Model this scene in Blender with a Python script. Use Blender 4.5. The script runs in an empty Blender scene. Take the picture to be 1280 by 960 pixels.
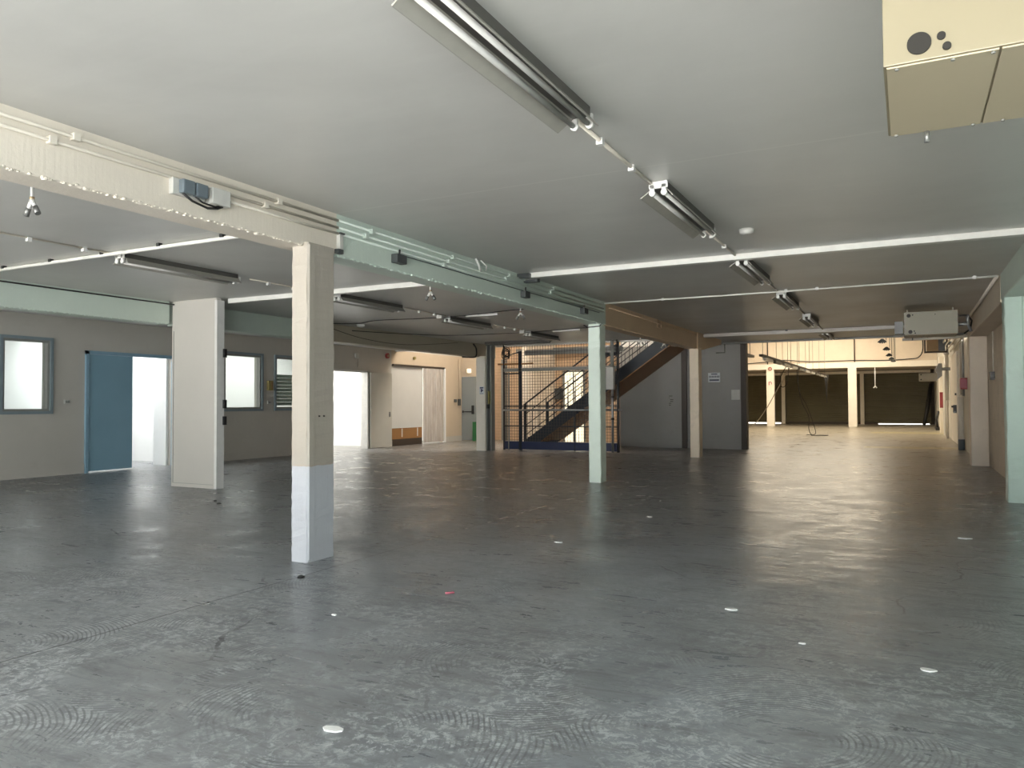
import bpy, bmesh, math, random
from mathutils import Vector, Matrix
random.seed(7)
COL = bpy.context.scene.collection
PI = math.pi

# ------------------------------------------------------------------ materials
def new_mat(name):
    m = bpy.data.materials.new(name); m.use_nodes = True
    nt = m.node_tree; b = nt.nodes['Principled BSDF']
    return m, nt, b
def N(nt, t, **k):
    n = nt.nodes.new(t)
    for a, v in k.items(): setattr(n, a, v)
    return n
def pos(nt):
    return N(nt, 'ShaderNodeNewGeometry').outputs['Position']
def noise(nt, vec, scale, detail=4, rough=.55, dist=0, mapscale=None):
    if mapscale:
        mp = N(nt, 'ShaderNodeMapping'); mp.inputs['Scale'].default_value = mapscale
        nt.links.new(vec, mp.inputs['Vector']); vec = mp.outputs[0]
    n = N(nt, 'ShaderNodeTexNoise'); n.inputs['Scale'].default_value = scale
    n.inputs['Detail'].default_value = detail; n.inputs['Roughness'].default_value = rough
    n.inputs['Distortion'].default_value = dist
    nt.links.new(vec, n.inputs['Vector']); return n.outputs['Fac']
def ramp(nt, fac, stops):
    r = N(nt, 'ShaderNodeValToRGB'); e = r.color_ramp.elements
    while len(e) < len(stops): e.new(.5)
    for i, (p, c) in enumerate(stops):
        e[i].position = p; e[i].color = (*c, 1) if isinstance(c, tuple) else (c, c, c, 1)
    nt.links.new(fac, r.inputs[0]); return r.outputs[0]
def mix(nt, fac, a, b, mode='MIX'):
    m = N(nt, 'ShaderNodeMix', data_type='RGBA', blend_type=mode)
    for s, v in ((m.inputs[0], fac), (m.inputs[6], a), (m.inputs[7], b)):
        if isinstance(v, tuple): s.default_value = (*v, 1)
        elif isinstance(v, (int, float)): s.default_value = v
        else: nt.links.new(v, s)
    return m.outputs[2]
def mth(nt, op, a, b=None, c=None):
    m = N(nt, 'ShaderNodeMath', operation=op)
    for i, v in enumerate((a, b, c)):
        if v is None: continue
        if isinstance(v, (int, float)): m.inputs[i].default_value = v
        else: nt.links.new(v, m.inputs[i])
    return m.outputs[0]
def bump(nt, b, h, strength=.3, dist=.01):
    n = N(nt, 'ShaderNodeBump'); n.inputs['Strength'].default_value = strength
    n.inputs['Distance'].default_value = dist
    nt.links.new(h, n.inputs['Height']); nt.links.new(n.outputs[0], b.inputs['Normal'])
def sc(c, k): return tuple(min(1, x * k) for x in c)

def paint(name, c, rough=.5, var=.06, bstr=.25, bscale=40, bdist=.004, stain=None, stretch=None, metal=0):
    m, nt, b = new_mat(name); p = pos(nt)
    n1 = noise(nt, p, 1.3, 5, .6, mapscale=stretch)
    col = ramp(nt, n1, [(.3, sc(c, 1 - var)), (.7, sc(c, 1 + var))])
    if stain:
        n2 = noise(nt, p, 2.6, 8, .7, .4)
        f = ramp(nt, n2, [(.56, 0.), (.75, 1.)])
        f = mth(nt, 'MULTIPLY', f, stain[1])
        col = mix(nt, f, col, stain[0])
    nt.links.new(col, b.inputs['Base Color'])
    b.inputs['Roughness'].default_value = rough; b.inputs['Metallic'].default_value = metal
    if bstr: bump(nt, b, noise(nt, p, bscale, 4, .6, mapscale=stretch), bstr, bdist)
    return m
def plain(name, c, rough=.5, metal=0, var=.05):
    m, nt, b = new_mat(name)
    tc = N(nt, 'ShaderNodeTexCoord').outputs['Object']
    col = ramp(nt, noise(nt, tc, 9, 3), [(.3, sc(c, 1 - var)), (.7, sc(c, 1 + var))])
    nt.links.new(col, b.inputs['Base Color'])
    b.inputs['Roughness'].default_value = rough; b.inputs['Metallic'].default_value = metal
    return m
def emit(name, c, s):
    m, nt, b = new_mat(name); b.inputs['Base Color'].default_value = (*c, 1)
    b.inputs['Emission Color'].default_value = (*c, 1); b.inputs['Emission Strength'].default_value = s
    return m

def board_formed(name, c, rough=.45, stain=None):
    """painted concrete with upright brush / board marks"""
    m, nt, b = new_mat(name); p = pos(nt)
    n1 = noise(nt, p, 1.1, 6, .6)
    col = ramp(nt, n1, [(.3, sc(c, .94)), (.7, sc(c, 1.05))])
    blot = ramp(nt, noise(nt, p, 18, 8, .75, .6), [(.60, 0.), (.68, 1.)])
    col = mix(nt, mth(nt, 'MULTIPLY', blot, .35), col, sc(c, 1.25))
    if stain:
        f = ramp(nt, noise(nt, p, 3.1, 8, .7), [(.6, 0.), (.75, 1.)])
        col = mix(nt, mth(nt, 'MULTIPLY', f, stain[1]), col, stain[0])
    nt.links.new(col, b.inputs['Base Color']); b.inputs['Roughness'].default_value = rough
    h = mth(nt, 'ADD', noise(nt, p, 9, 3, .5, mapscale=(4, 4, .35)), mth(nt, 'MULTIPLY', noise(nt, p, 30, 5, .7), .8))
    bump(nt, b, h, .35, .006)
    return m

def cmu(name, c, bw=.4, bh=.2, axis='y', rough=.6, joint=.82, stain=None):
    m, nt, b = new_mat(name); p = pos(nt)
    s = N(nt, 'ShaderNodeSeparateXYZ'); nt.links.new(p, s.inputs[0])
    cb = N(nt, 'ShaderNodeCombineXYZ')
    nt.links.new(s.outputs['Y' if axis == 'y' else 'X'], cb.inputs[0]); nt.links.new(s.outputs['Z'], cb.inputs[1])
    br = N(nt, 'ShaderNodeTexBrick'); nt.links.new(cb.outputs[0], br.inputs['Vector'])
    br.inputs['Scale'].default_value = 1; br.inputs['Brick Width'].default_value = bw; br.inputs['Row Height'].default_value = bh
    br.inputs['Mortar Size'].default_value = .006; br.inputs['Mortar Smooth'].default_value = .4
    br.inputs['Color1'].default_value = (*c, 1); br.inputs['Color2'].default_value = (*sc(c, .95), 1)
    br.inputs['Mortar'].default_value = (*sc(c, joint), 1)
    col = mix(nt, .5, br.outputs['Color'], ramp(nt, noise(nt, p, 1.5, 6), [(.3, sc(c, .88)), (.7, sc(c, 1.1))]))
    if stain:
        f = ramp(nt, noise(nt, p, 1.7, 7, .7), [(.5, 0.), (.72, 1.)])
        col = mix(nt, mth(nt, 'MULTIPLY', f, stain[1]), col, stain[0])
    nt.links.new(col, b.inputs['Base Color']); b.inputs['Roughness'].default_value = rough
    h = mth(nt, 'ADD', mth(nt, 'MULTIPLY', br.outputs['Fac'], -1.0), mth(nt, 'MULTIPLY', noise(nt, p, 60, 4), .4))
    bump(nt, b, h, .5, .005)
    return m

def floor_mat():
    m, nt, b = new_mat('painted_concrete_floor'); p = pos(nt)
    s = N(nt, 'ShaderNodeSeparateXYZ'); nt.links.new(p, s.inputs[0])
    X, Y = s.outputs[0], s.outputs[1]
    big = noise(nt, p, .55, 7, .62, .5)
    base = ramp(nt, big, [(.3, (.155, .168, .188)), (.5, (.24, .262, .288)), (.7, (.34, .37, .40))])
    tan = ramp(nt, noise(nt, p, .3, 5, .6), [(.4, 0.), (.75, .5)])
    base = mix(nt, tan, base, (.20, .19, .17))
    # floor colour browner with depth, paler again past the far opening
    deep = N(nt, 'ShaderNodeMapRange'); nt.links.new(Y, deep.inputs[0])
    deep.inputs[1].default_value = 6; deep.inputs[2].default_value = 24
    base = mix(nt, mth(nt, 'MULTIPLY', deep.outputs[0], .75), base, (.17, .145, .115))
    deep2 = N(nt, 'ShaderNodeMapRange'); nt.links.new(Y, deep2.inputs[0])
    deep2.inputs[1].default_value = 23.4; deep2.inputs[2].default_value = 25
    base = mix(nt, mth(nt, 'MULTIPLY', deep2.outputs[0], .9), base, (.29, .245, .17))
    # trowel arcs : rings around scattered centres, broken by noise
    wob = N(nt, 'ShaderNodeVectorMath', operation='ADD')
    nv = N(nt, 'ShaderNodeTexNoise'); nv.inputs['Scale'].default_value = 1.2; nt.links.new(p, nv.inputs['Vector'])
    nvs = N(nt, 'ShaderNodeVectorMath', operation='SCALE'); nvs.inputs['Scale'].default_value = .22
    nt.links.new(nv.outputs['Color'], nvs.inputs[0]); nt.links.new(p, wob.inputs[0]); nt.links.new(nvs.outputs[0], wob.inputs[1])
    vo = N(nt, 'ShaderNodeTexVoronoi', voronoi_dimensions='2D'); vo.inputs['Scale'].default_value = .95
    nt.links.new(wob.outputs[0], vo.inputs['Vector'])
    rings = mth(nt, 'SINE', mth(nt, 'MULTIPLY', vo.outputs['Distance'], 260))
    fine = noise(nt, wob.outputs[0], 20, 9, .8, .6)
    zone = ramp(nt, noise(nt, p, 1.1, 7, .7, .8), [(.42, 0.), (.54, 1.)])
    ringm = ramp(nt, noise(nt, p, 1.4, 3, .5, .3), [(.46, 0.), (.52, 1.)])
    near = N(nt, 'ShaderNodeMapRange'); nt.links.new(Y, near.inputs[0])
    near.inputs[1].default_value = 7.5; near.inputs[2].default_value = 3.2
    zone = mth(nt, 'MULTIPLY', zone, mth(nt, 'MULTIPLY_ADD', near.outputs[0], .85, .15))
    marks = ramp(nt, fine, [(.49, 0.), (.56, 1.)])
    base = mix(nt, mth(nt, 'MULTIPLY', mth(nt, 'MULTIPLY', marks, zone), .85), base, (.50, .535, .555))
    rr = mth(nt, 'MULTIPLY', mth(nt, 'MULTIPLY', mth(nt, 'MAXIMUM', rings, 0), ringm), zone)
    base = mix(nt, mth(nt, 'MULTIPLY', rr, .8), base, (.12, .125, .135))
    # fine dark scuffs
    sc1 = ramp(nt, noise(nt, p, 3.2, 10, .78, 1.5), [(.50, 0.), (.70, 1.)])
    base = mix(nt, mth(nt, 'MULTIPLY', sc1, .6), base, (.11, .112, .12))
    st = ramp(nt, noise(nt, p, 7, 6, .7, .5, mapscale=(.35, 2.2, 1)), [(.48, 0.), (.66, 1.)])
    base = mix(nt, mth(nt, 'MULTIPLY', st, .32), base, (.33, .345, .35))
    st2 = ramp(nt, noise(nt, p, 4, 8, .75, .8, mapscale=(.5, 2.6, 1)), [(.5, 0.), (.68, 1.)])
    base = mix(nt, mth(nt, 'MULTIPLY', st2, .45), base, (.10, .10, .10))
    # wandering hairline cracks
    vc = N(nt, 'ShaderNodeTexVoronoi', feature='DISTANCE_TO_EDGE', voronoi_dimensions='2D'); vc.inputs['Scale'].default_value = .33
    nc = N(nt, 'ShaderNodeVectorMath', operation='SCALE'); nc.inputs['Scale'].default_value = .9
    nn = N(nt, 'ShaderNodeTexNoise'); nn.inputs['Scale'].default_value = .8; nn.inputs['Detail'].default_value = 8; nt.links.new(p, nn.inputs['Vector'])
    nt.links.new(nn.outputs['Color'], nc.inputs[0]); va = N(nt, 'ShaderNodeVectorMath', operation='ADD')
    nt.links.new(p, va.inputs[0]); nt.links.new(nc.outputs[0], va.inputs[1]); nt.links.new(va.outputs[0], vc.inputs['Vector'])
    ck = mth(nt, 'MULTIPLY', mth(nt, 'LESS_THAN', vc.outputs['Distance'], .0035), ramp(nt, noise(nt, p, 1.1, 2), [(.5, 0.), (.6, 1.)]))
    base = mix(nt, mth(nt, 'MULTIPLY', ck, .7), base, (.04, .04, .045))
    # straight joints: one along the column line, pale saw-cut across, dark ones between bays
    def line(coord, at, w, k=0.):
        wv = mth(nt, 'MULTIPLY', mth(nt, 'SUBTRACT', noise(nt, p, .9, 3), .5), .05)
        d = mth(nt, 'ABSOLUTE', mth(nt, 'ADD', mth(nt, 'SUBTRACT', coord, at), wv))
        return mth(nt, 'LESS_THAN', d, w)
    j1 = line(X, -4.28, .008)
    base = mix(nt, mth(nt, 'MULTIPLY', j1, .75), base, (.03, .03, .034))
    skew = mth(nt, 'ADD', Y, mth(nt, 'MULTIPLY', X, .143))
    j2 = mth(nt, 'MULTIPLY', line(skew, 4.59, .006), mth(nt, 'GREATER_THAN', X, -4.1))
    j2 = mth(nt, 'MULTIPLY', j2, ramp(nt, noise(nt, p, 6, 3), [(.35, .2), (.6, 1.)]))
    base = mix(nt, mth(nt, 'MULTIPLY', j2, .6), base, (.36, .37, .37))
    for yy, ww in ((10.9, .03), (15.6, .03), (19.0, .03), (23.0, .05)):
        j = mth(nt, 'MULTIPLY', line(Y, yy, ww), ramp(nt, noise(nt, p, 2.3, 6, .7), [(.42, 0.), (.6, 1.)]))
        base = mix(nt, mth(nt, 'MULTIPLY', j, .7), base, (.05, .045, .04))
    # yellow worn line markings in the far hall and by the blue door
    for a, w, lo, hi in ((25.6, .5, -1.2, 1.5), (37.8, .7, -1.5, 1.4)):
        k = mth(nt, 'MULTIPLY', line(Y, a, w), mth(nt, 'GREATER_THAN', X, lo))
        base = mix(nt, mth(nt, 'MULTIPLY', k, .5), base, (.50, .42, .12))
    yl = mth(nt, 'MULTIPLY', line(X, -12.1, .04), mth(nt, 'LESS_THAN', Y, 9.3))
    base = mix(nt, mth(nt, 'MULTIPLY', yl, .35), base, (.36, .34, .2))
    # small plaster spots
    vs = N(nt, 'ShaderNodeTexVoronoi', voronoi_dimensions='2D'); vs.inputs['Scale'].default_value = 2.3; nt.links.new(wob.outputs[0], vs.inputs['Vector'])
    sp = mth(nt, 'LESS_THAN', vs.outputs['Distance'], mth(nt, 'MULTIPLY', ramp(nt, noise(nt, p, 2.1, 2), [(.6, 0.), (.75, 1.)]), .045))
    base = mix(nt, mth(nt, 'MULTIPLY', sp, .7), base, (.42, .42, .4))
    nt.links.new(base, b.inputs['Base Color'])
    rg = ramp(nt, noise(nt, p, 1.7, 8, .7, .6), [(.3, .24), (.7, .38)])
    rg = mth(nt, 'ADD', rg, mth(nt, 'MULTIPLY', zone, .15))
    rg = mth(nt, 'ADD', rg, mth(nt, 'MULTIPLY', mth(nt, 'SUBTRACT', st2, st), .10))
    nt.links.new(rg, b.inputs['Roughness']); b.inputs['Specular IOR Level'].default_value = .5
    h = mth(nt, 'ADD', mth(nt, 'MULTIPLY', fine, .5), mth(nt, 'MULTIPLY', noise(nt, p, 5, 5, .6), .5))
    h = mth(nt, 'ADD', h, mth(nt, 'MULTIPLY', rr, .25))
    h = mth(nt, 'SUBTRACT', h, mth(nt, 'MULTIPLY', mth(nt, 'ADD', j1, ck), .6))
    bump(nt, b, h, .30, .004)
    return m

def ceiling_mat():
    m, nt, b = new_mat('satin_grey_ceiling_paint'); p = pos(nt)
    c = (.60, .59, .555)
    col = ramp(nt, noise(nt, p, .5, 6, .6, .4), [(.3, sc(c, .90)), (.7, sc(c, 1.06))])
    streak = ramp(nt, noise(nt, p, 3, 6, .65, mapscale=(.25, 1.6, 1)), [(.5, 0.), (.8, 1.)])
    col = mix(nt, mth(nt, 'MULTIPLY', streak, .2), col, sc(c, 1.2))
    s = N(nt, 'ShaderNodeSeparateXYZ'); nt.links.new(p, s.inputs[0])
    seam = mth(nt, 'LESS_THAN', mth(nt, 'ABSOLUTE', mth(nt, 'SUBTRACT', mth(nt, 'ADD', s.outputs[1], mth(nt, 'MULTIPLY', noise(nt, p, 1.5, 3), .04)), 5.5)), .012)
    col = mix(nt, mth(nt, 'MULTIPLY', seam, .3), col, sc(c, 1.3))
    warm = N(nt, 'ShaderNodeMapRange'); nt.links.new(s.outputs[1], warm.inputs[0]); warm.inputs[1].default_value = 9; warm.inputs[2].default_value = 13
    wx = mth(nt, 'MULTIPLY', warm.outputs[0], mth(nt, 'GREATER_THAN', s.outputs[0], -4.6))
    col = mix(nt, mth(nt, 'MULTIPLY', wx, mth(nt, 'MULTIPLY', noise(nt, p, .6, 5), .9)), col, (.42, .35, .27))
    nt.links.new(col, b.inputs['Base Color'])
    rg = ramp(nt, noise(nt, p, 1.2, 5), [(.3, .33), (.7, .42)])
    nt.links.new(rg, b.inputs['Roughness'])
    h = mth(nt, 'ADD', noise(nt, p, 2.2, 3, .5, mapscale=(.6, 2, 1)), mth(nt, 'MULTIPLY', noise(nt, p, 45, 4, .6), .06))
    bump(nt, b, h, .25, .008)
    return m

def shutter_mat(name, c):
    m, nt, b = new_mat(name); p = pos(nt)
    col = ramp(nt, noise(nt, p, .8, 5), [(.3, sc(c, .85)), (.7, sc(c, 1.12))])
    nt.links.new(col, b.inputs['Base Color']); b.inputs['Roughness'].default_value = .5
    return m

def glass_mat():
    m = bpy.data.materials.new('window_glass'); m.use_nodes = True; nt = m.node_tree
    for n in list(nt.nodes): nt.nodes.remove(n)
    o = N(nt, 'ShaderNodeOutputMaterial'); mx = N(nt, 'ShaderNodeMixShader'); t = N(nt, 'ShaderNodeBsdfTransparent')
    g = N(nt, 'ShaderNodeBsdfGlossy'); g.inputs['Roughness'].default_value = .03
    t.inputs[0].default_value = (.95, .97, .96, 1)
    f = N(nt, 'ShaderNodeLayerWeight')
    nt.links.new(mth(nt, 'MULTIPLY_ADD', mth(nt, 'POWER', f.outputs['Facing'], 4), .5, .025), mx.inputs[0]); nt.links.new(t.outputs[0], mx.inputs[1]); nt.links.new(g.outputs[0], mx.inputs[2])
    nt.links.new(mx.outputs[0], o.inputs[0]); return m
def strip_mat():
    m, nt, b = new_mat('clouded_pvc'); p = pos(nt)
    col = ramp(nt, noise(nt, p, 5, 5, .6, mapscale=(1, 3, .4)), [(.3, (.46, .41, .36)), (.7, (.62, .57, .52))])
    nt.links.new(col, b.inputs['Base Color']); b.inputs['Roughness'].default_value = .25
    b.inputs['Alpha'].default_value = .82
    return m

def two_tone_white():
    m, nt, b = new_mat('white_column_paint'); p = pos(nt)
    s = N(nt, 'ShaderNodeSeparateXYZ'); nt.links.new(p, s.inputs[0])
    z = mth(nt, 'ADD', s.outputs[2], mth(nt, 'MULTIPLY', noise(nt, p, 12, 3), .02))
    low = mth(nt, 'LESS_THAN', z, .83)
    up = ramp(nt, noise(nt, p, 1.6, 6), [(.3, (.37, .335, .28)), (.7, (.41, .37, .315))])
    lo = ramp(nt, noise(nt, p, 1.6, 6), [(.3, (.44, .455, .485)), (.7, (.49, .505, .535))])
    col = mix(nt, low, up, lo)
    ln = mth(nt, 'LESS_THAN', mth(nt, 'ABSOLUTE', mth(nt, 'SUBTRACT', z, .84)), .008)
    col = mix(nt, mth(nt, 'MULTIPLY', ln, .4), col, (.4, .33, .27))
    d = ramp(nt, noise(nt, p, 7, 8, .75, .5), [(.62, 0.), (.74, 1.)])
    col = mix(nt, mth(nt, 'MULTIPLY', d, .25), col, (.38, .34, .29))
    nt.links.new(col, b.inputs['Base Color']); b.inputs['Roughness'].default_value = .45
    bump(nt, b, mth(nt, 'ADD', noise(nt, p, 8, 4, .6, mapscale=(3, 3, .5)), mth(nt, 'MULTIPLY', noise(nt, p, 50, 4), .4)), .45, .008)
    return m

M = dict(
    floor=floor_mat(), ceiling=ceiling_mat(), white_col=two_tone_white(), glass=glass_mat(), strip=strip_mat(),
    white_beam=board_formed('cream_board_marked_concrete', (.74, .67, .57)),
    mint_beam=board_formed('mint_board_marked_concrete', (.62, .70, .62)),
    tan_beam=board_formed('tan_board_marked_concrete', (.68, .50, .32)),
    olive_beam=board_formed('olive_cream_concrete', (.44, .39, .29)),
    mint=paint('mint_gloss_paint', (.49, .62, .55), .4, stain=((.30, .34, .28), .25), bstr=.35, bscale=18, bdist=.006),
    mint_pale=paint('pale_mint_paint', (.76, .86, .76), .42, stain=((.4, .42, .36), .2), bstr=.35, bscale=18, bdist=.006),
    peach=paint('peach_paint', (.85, .72, .55), .5, stain=((.4, .3, .22), .3), bstr=.3),
    white=paint('white_wall_paint', (.74, .73, .70), .6, var=.03, bstr=.1),
    bright_white=paint('clean_white_paint', (.86, .86, .84), .7, var=.02, bstr=.05),
    greenwhite=paint('greenish_white_paint', (.80, .86, .80), .7, var=.02, bstr=.05),
    panel=paint('off_white_panel_paint', (.53, .505, .455), .5, var=.03, bstr=.1, stain=((.55, .5, .46), .2)),
    leftwall=paint('warm_grey_wall_paint', (.50, .475, .425), .55, var=.04, bstr=.12, stain=((.36, .33, .28), .3)),
    creamwall=paint('cream_wall_paint', (.56, .46, .34), .55, var=.05, bstr=.12, stain=((.4, .32, .22), .35)),
    tanbrick=cmu('tan_painted_brick', (.66, .45, .28), .3, .11, 'x', joint=.42, stain=((.42, .28, .17), .5)),
    rightblock=cmu('pink_grey_painted_block', (.66, .56, .44), .5, .25, 'y', stain=((.36, .28, .2), .45)),
    hallblock=paint('hall_right_wall_paint', (.52, .49, .42), .55, stain=((.35, .3, .22), .3)),
    hallwhite=paint('hall_end_wall_paint', (.72, .62, .50), .6, var=.05, stain=((.55, .42, .3), .3)),
    hallcol=paint('hall_column_paint', (.85, .79, .69), .5, stain=((.6, .5, .4), .2)),
    pilaster=paint('dusty_pink_paint', (.68, .58, .46), .5, stain=((.40, .3, .22), .3)),
    shutter=shutter_mat('olive_shutter', (.125, .11, .06)),
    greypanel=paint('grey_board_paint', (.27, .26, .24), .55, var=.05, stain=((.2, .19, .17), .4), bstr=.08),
    whitemetal=plain('white_enamel', (.72, .71, .68), .35),
    trunk=plain('white_plastic_trunking', (.78, .77, .72), .4),
    conduit=plain('painted_conduit', (.74, .68, .58), .4),
    conduit_mint=plain('mint_painted_conduit', (.60, .67, .60), .4),
    heater=paint('cream_enamel', (.26, .225, .145), .42, var=.02, bstr=.0),
    heater2=paint('greyed_cream_enamel', (.17, .16, .11), .42, var=.03, bstr=.0),
    heater_under=paint('cream_enamel_underside', (.50, .43, .30), .45, var=.03, bstr=0),
    black=plain('black_plastic', (.012, .012, .012), .45),
    darkhole=plain('dark_grille', (.02, .018, .014), .8),
    cable=plain('black_cable', (.018, .017, .016), .55),
    paleC=plain('pale_cable', (.30, .27, .21), .5),
    slate=plain('slate_blue_frame', (.22, .27, .29), .45),
    blue=paint('blue_door_paint', (.22, .37, .46), .4, var=.04, bstr=.05),
    bluetrim=plain('blue_trim_paint', (.24, .38, .48), .4),
    navy=plain('navy_steel', (.012, .022, .075), .4),
    darksteel=plain('dark_blue_steel', (.008, .014, .022), .6),
    rail=plain('black_handrail', (.012, .012, .016), .35),
    wire=plain('mesh_wire', (.05, .04, .035), .5),
    steelpipe=plain('galvanised_steel', (.30, .31, .31), .4, .6),
    greysteel=plain('grey_painted_steel', (.25, .25, .23), .5),
    brown=paint('brown_soffit_paint', (.30, .145, .05), .5, bstr=.1),
    darkbrown=plain('dark_brown_timber', (.045, .032, .022), .6),
    greydoor=paint('blue_grey_door_paint', (.25, .27, .27), .45, var=.04, bstr=.05),
    whitedoor=paint('ivory_door_paint', (.52, .50, .44), .45, var=.04, bstr=.05),
    tube=plain('white_lamp_tube', (.56, .55, .52), .4),
    reflector=plain('grey_white_reflector', (.37, .355, .31), .45),
    reflector_dark=plain('dark_grey_steel', (.09, .085, .075), .4),  # dark grey base colour of the light housings
    socket=plain('slate_socket_plastic', (.13, .16, .18), .4),
    boxgrey=plain('light_grey_plastic', (.55, .54, .50), .45),
    boxdark=plain('dark_grey_plastic', (.06, .065, .065), .45),
    brass=plain('worn_brass', (.36, .27, .16), .4, .6),
    nozzle=plain('grey_coupling', (.22, .22, .21), .35, .5),
    red=plain('red_plastic', (.32, .03, .03), .4),
    redpale=plain('faded_red_plastic', (.45, .12, .16), .5),
    green=plain('green_plastic', (.02, .14, .04), .5),
    yellow=plain('ochre_plastic', (.33, .27, .10), .5),
    paper=plain('paper', (.75, .77, .78), .7),
    ink=plain('dark_blue_ink', (.03, .04, .09), .6),
    inkred=plain('red_ink', (.45, .06, .04), .6),
    board=paint('white_board', (.62, .61, .58), .5, var=.04, bstr=.05),
    cardboard=paint('brown_board', (.30, .15, .05), .6, bstr=.1),
    louvre=plain('grey_green_louvre_glass', (.30, .36, .31), .2),
    exitlamp=emit('lit_exit_sign', (1, .93, .80), .55),
    chip=plain('white_plaster_chip', (.82, .83, .82), .7),
    gravel=plain('pale_yard_concrete', (.5, .49, .46), .8),
    lightgap=emit('daylight_gap', (1, .97, .9), 3.0),
    wood=plain('brown_box_wood', (.30, .19, .08), .6),
)

# ------------------------------------------------------------------ builder
class MB:
    """collects shapes given in world coordinates"""
    def __init__(s): s.bm = bmesh.new(); s.mats = []
    def mi(s, m):
        if m is None: return 0
        if m not in s.mats: s.mats.append(m)
        return s.mats.index(m)
    def box(s, x0, x1, y0, y1, z0, z1, m=None):
        i = s.mi(m)
        v = [s.bm.verts.new((x, y, z)) for x in (x0, x1) for y in (y0, y1) for z in (z0, z1)]
        for f in ((0, 1, 3, 2), (4, 6, 7, 5), (0, 4, 5, 1), (2, 3, 7, 6), (0, 2, 6, 4), (1, 5, 7, 3)):
            s.bm.faces.new([v[k] for k in f]).material_index = i
        return s
    def prism(s, pts, axis, a0, a1):
        """closed outline pts (2D) extruded along axis between a0 and a1"""
        def P(u, w, a): return {'x': (a, u, w), 'y': (u, a, w), 'z': (u, w, a)}[axis]
        A = [s.bm.verts.new(P(u, w, a0)) for u, w in pts]; B = [s.bm.verts.new(P(u, w, a1)) for u, w in pts]
        n = len(pts)
        for k in range(n): s.bm.faces.new((A[k], A[(k + 1) % n], B[(k + 1) % n], B[k]))
        s.bm.faces.new(A[::-1]); s.bm.faces.new(B); return s
    def tube(s, pts, r, n=8, caps=True):
        pts = [Vector(p) for p in pts]; rings = []
        up = None
        for k, p in enumerate(pts):
            if k == 0: d = pts[1] - p
            elif k == len(pts) - 1: d = p - pts[k - 1]
            else: d = (pts[k + 1] - p).normalized() + (p - pts[k - 1]).normalized()
            d = d.normalized() if d.length > 1e-9 else Vector((0, 0, 1))
            if up is None: up = Vector((0, 0, 1)) if abs(d.z) < .9 else Vector((1, 0, 0))
            u = d.cross(up); 
            if u.length < 1e-4: u = d.cross(Vector((0, 1, .3)))
            u.normalize(); w = u.cross(d).normalized(); up = w
            rr = r[k] if isinstance(r, (list, tuple)) else r
            rings.append([s.bm.verts.new(p + rr * (math.cos(2 * PI * j / n) * u + math.sin(2 * PI * j / n) * w)) for j in range(n)])
        for a, b in zip(rings, rings[1:]):
            for j in range(n): s.bm.faces.new((a[j], a[(j + 1) % n], b[(j + 1) % n], b[j])).smooth = True
        if caps: s.bm.faces.new(rings[0][::-1]); s.bm.faces.new(rings[-1])
        return s
    def disc(s, c, r, axis='y', t=.004, n=24):
        c = Vector(c); d = {'x': Vector((1, 0, 0)), 'y': Vector((0, 1, 0)), 'z': Vector((0, 0, 1))}[axis]
        return s.tube([c - d * t / 2, c + d * t / 2], r, n)
    def bar(s, a, b, w, h):
        """rectangular bar from a to b lying in a vertical plane"""
        a, b = Vector(a), Vector(b); d = (b - a).normalized()
        side = d.cross(Vector((0, 0, 1))); side = side.normalized() if side.length > 1e-3 else Vector((1, 0, 0))
        up = side.cross(d).normalized(); V = []
        for p in (a, b):
            for i, j in ((-1, -1), (1, -1), (1, 1), (-1, 1)): V.append(s.bm.verts.new(p + side * i * w / 2 + up * j * h / 2))
        for f in ((3, 2, 1, 0), (4, 5, 6, 7), (0, 1, 5, 4), (1, 2, 6, 5), (2, 3, 7, 6), (3, 0, 4, 7)): s.bm.faces.new([V[k] for k in f])
        return s
    def rough_box(s, x0, x1, y0, y1, z0, z1, step=.08, jit=.006, long='z', ragged=0):
        """box whose long edges wander a little like hand-painted concrete"""
        L0, L1 = {'z': (z0, z1), 'y': (y0, y1), 'x': (x0, x1)}[long]
        n = max(2, int((L1 - L0) / step)); rings = []
        for k in range(n + 1):
            a = L0 + (L1 - L0) * k / n
            e = .012
            if long == 'z': q = [(x0 + e, y0), (x1 - e, y0), (x1, y0 + e), (x1, y1 - e), (x1 - e, y1), (x0 + e, y1), (x0, y1 - e), (x0, y0 + e)]; c = [(u, w, a) for u, w in q]
            elif long == 'y': q = [(x0 + e, z0), (x1 - .05, z0), (x1 - e, z0), (x1, z0 + e), (x1, z0 + .045), (x1, z1), (x0, z1), (x0, z0 + e)]; c = [(u, a, w) for u, w in q]
            else: q = [(y0 + e, z0), (y1 - e, z0), (y1, z0 + e), (y1, z1), (y0, z1), (y0, z0 + e)]; c = [(a, u, w) for u, w in q]
            ring = []
            for v in c:
                j = [random.uniform(-jit, jit) for _ in range(3)]
                if long != 'z':
                    if v[2] == z1: j = [0, 0, 0]
                    if long == 'y' and v[0] < x1 - .03: j = [0, 0, 0]
                    elif ragged and v[2] < z0 + .02: j[2] -= random.choice((0, 0, 0, random.uniform(0, ragged))); j[0] += random.uniform(0, ragged) * .25
                    j[1 if long == 'y' else 0] = 0
                else: j[2] = 0
                if long != 'z' and v[2] > z0 + .02: j = [0, 0, 0]
                ring.append(s.bm.verts.new((v[0] + j[0], v[1] + j[1], v[2] + j[2])))
            rings.append(ring)
        m = len(rings[0])
        for a, b in zip(rings, rings[1:]):
            for j in range(m): s.bm.faces.new((a[j], a[(j + 1) % m], b[(j + 1) % m], b[j]))
        s.bm.faces.new(rings[0][::-1]); s.bm.faces.new(rings[-1]); return s
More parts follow.
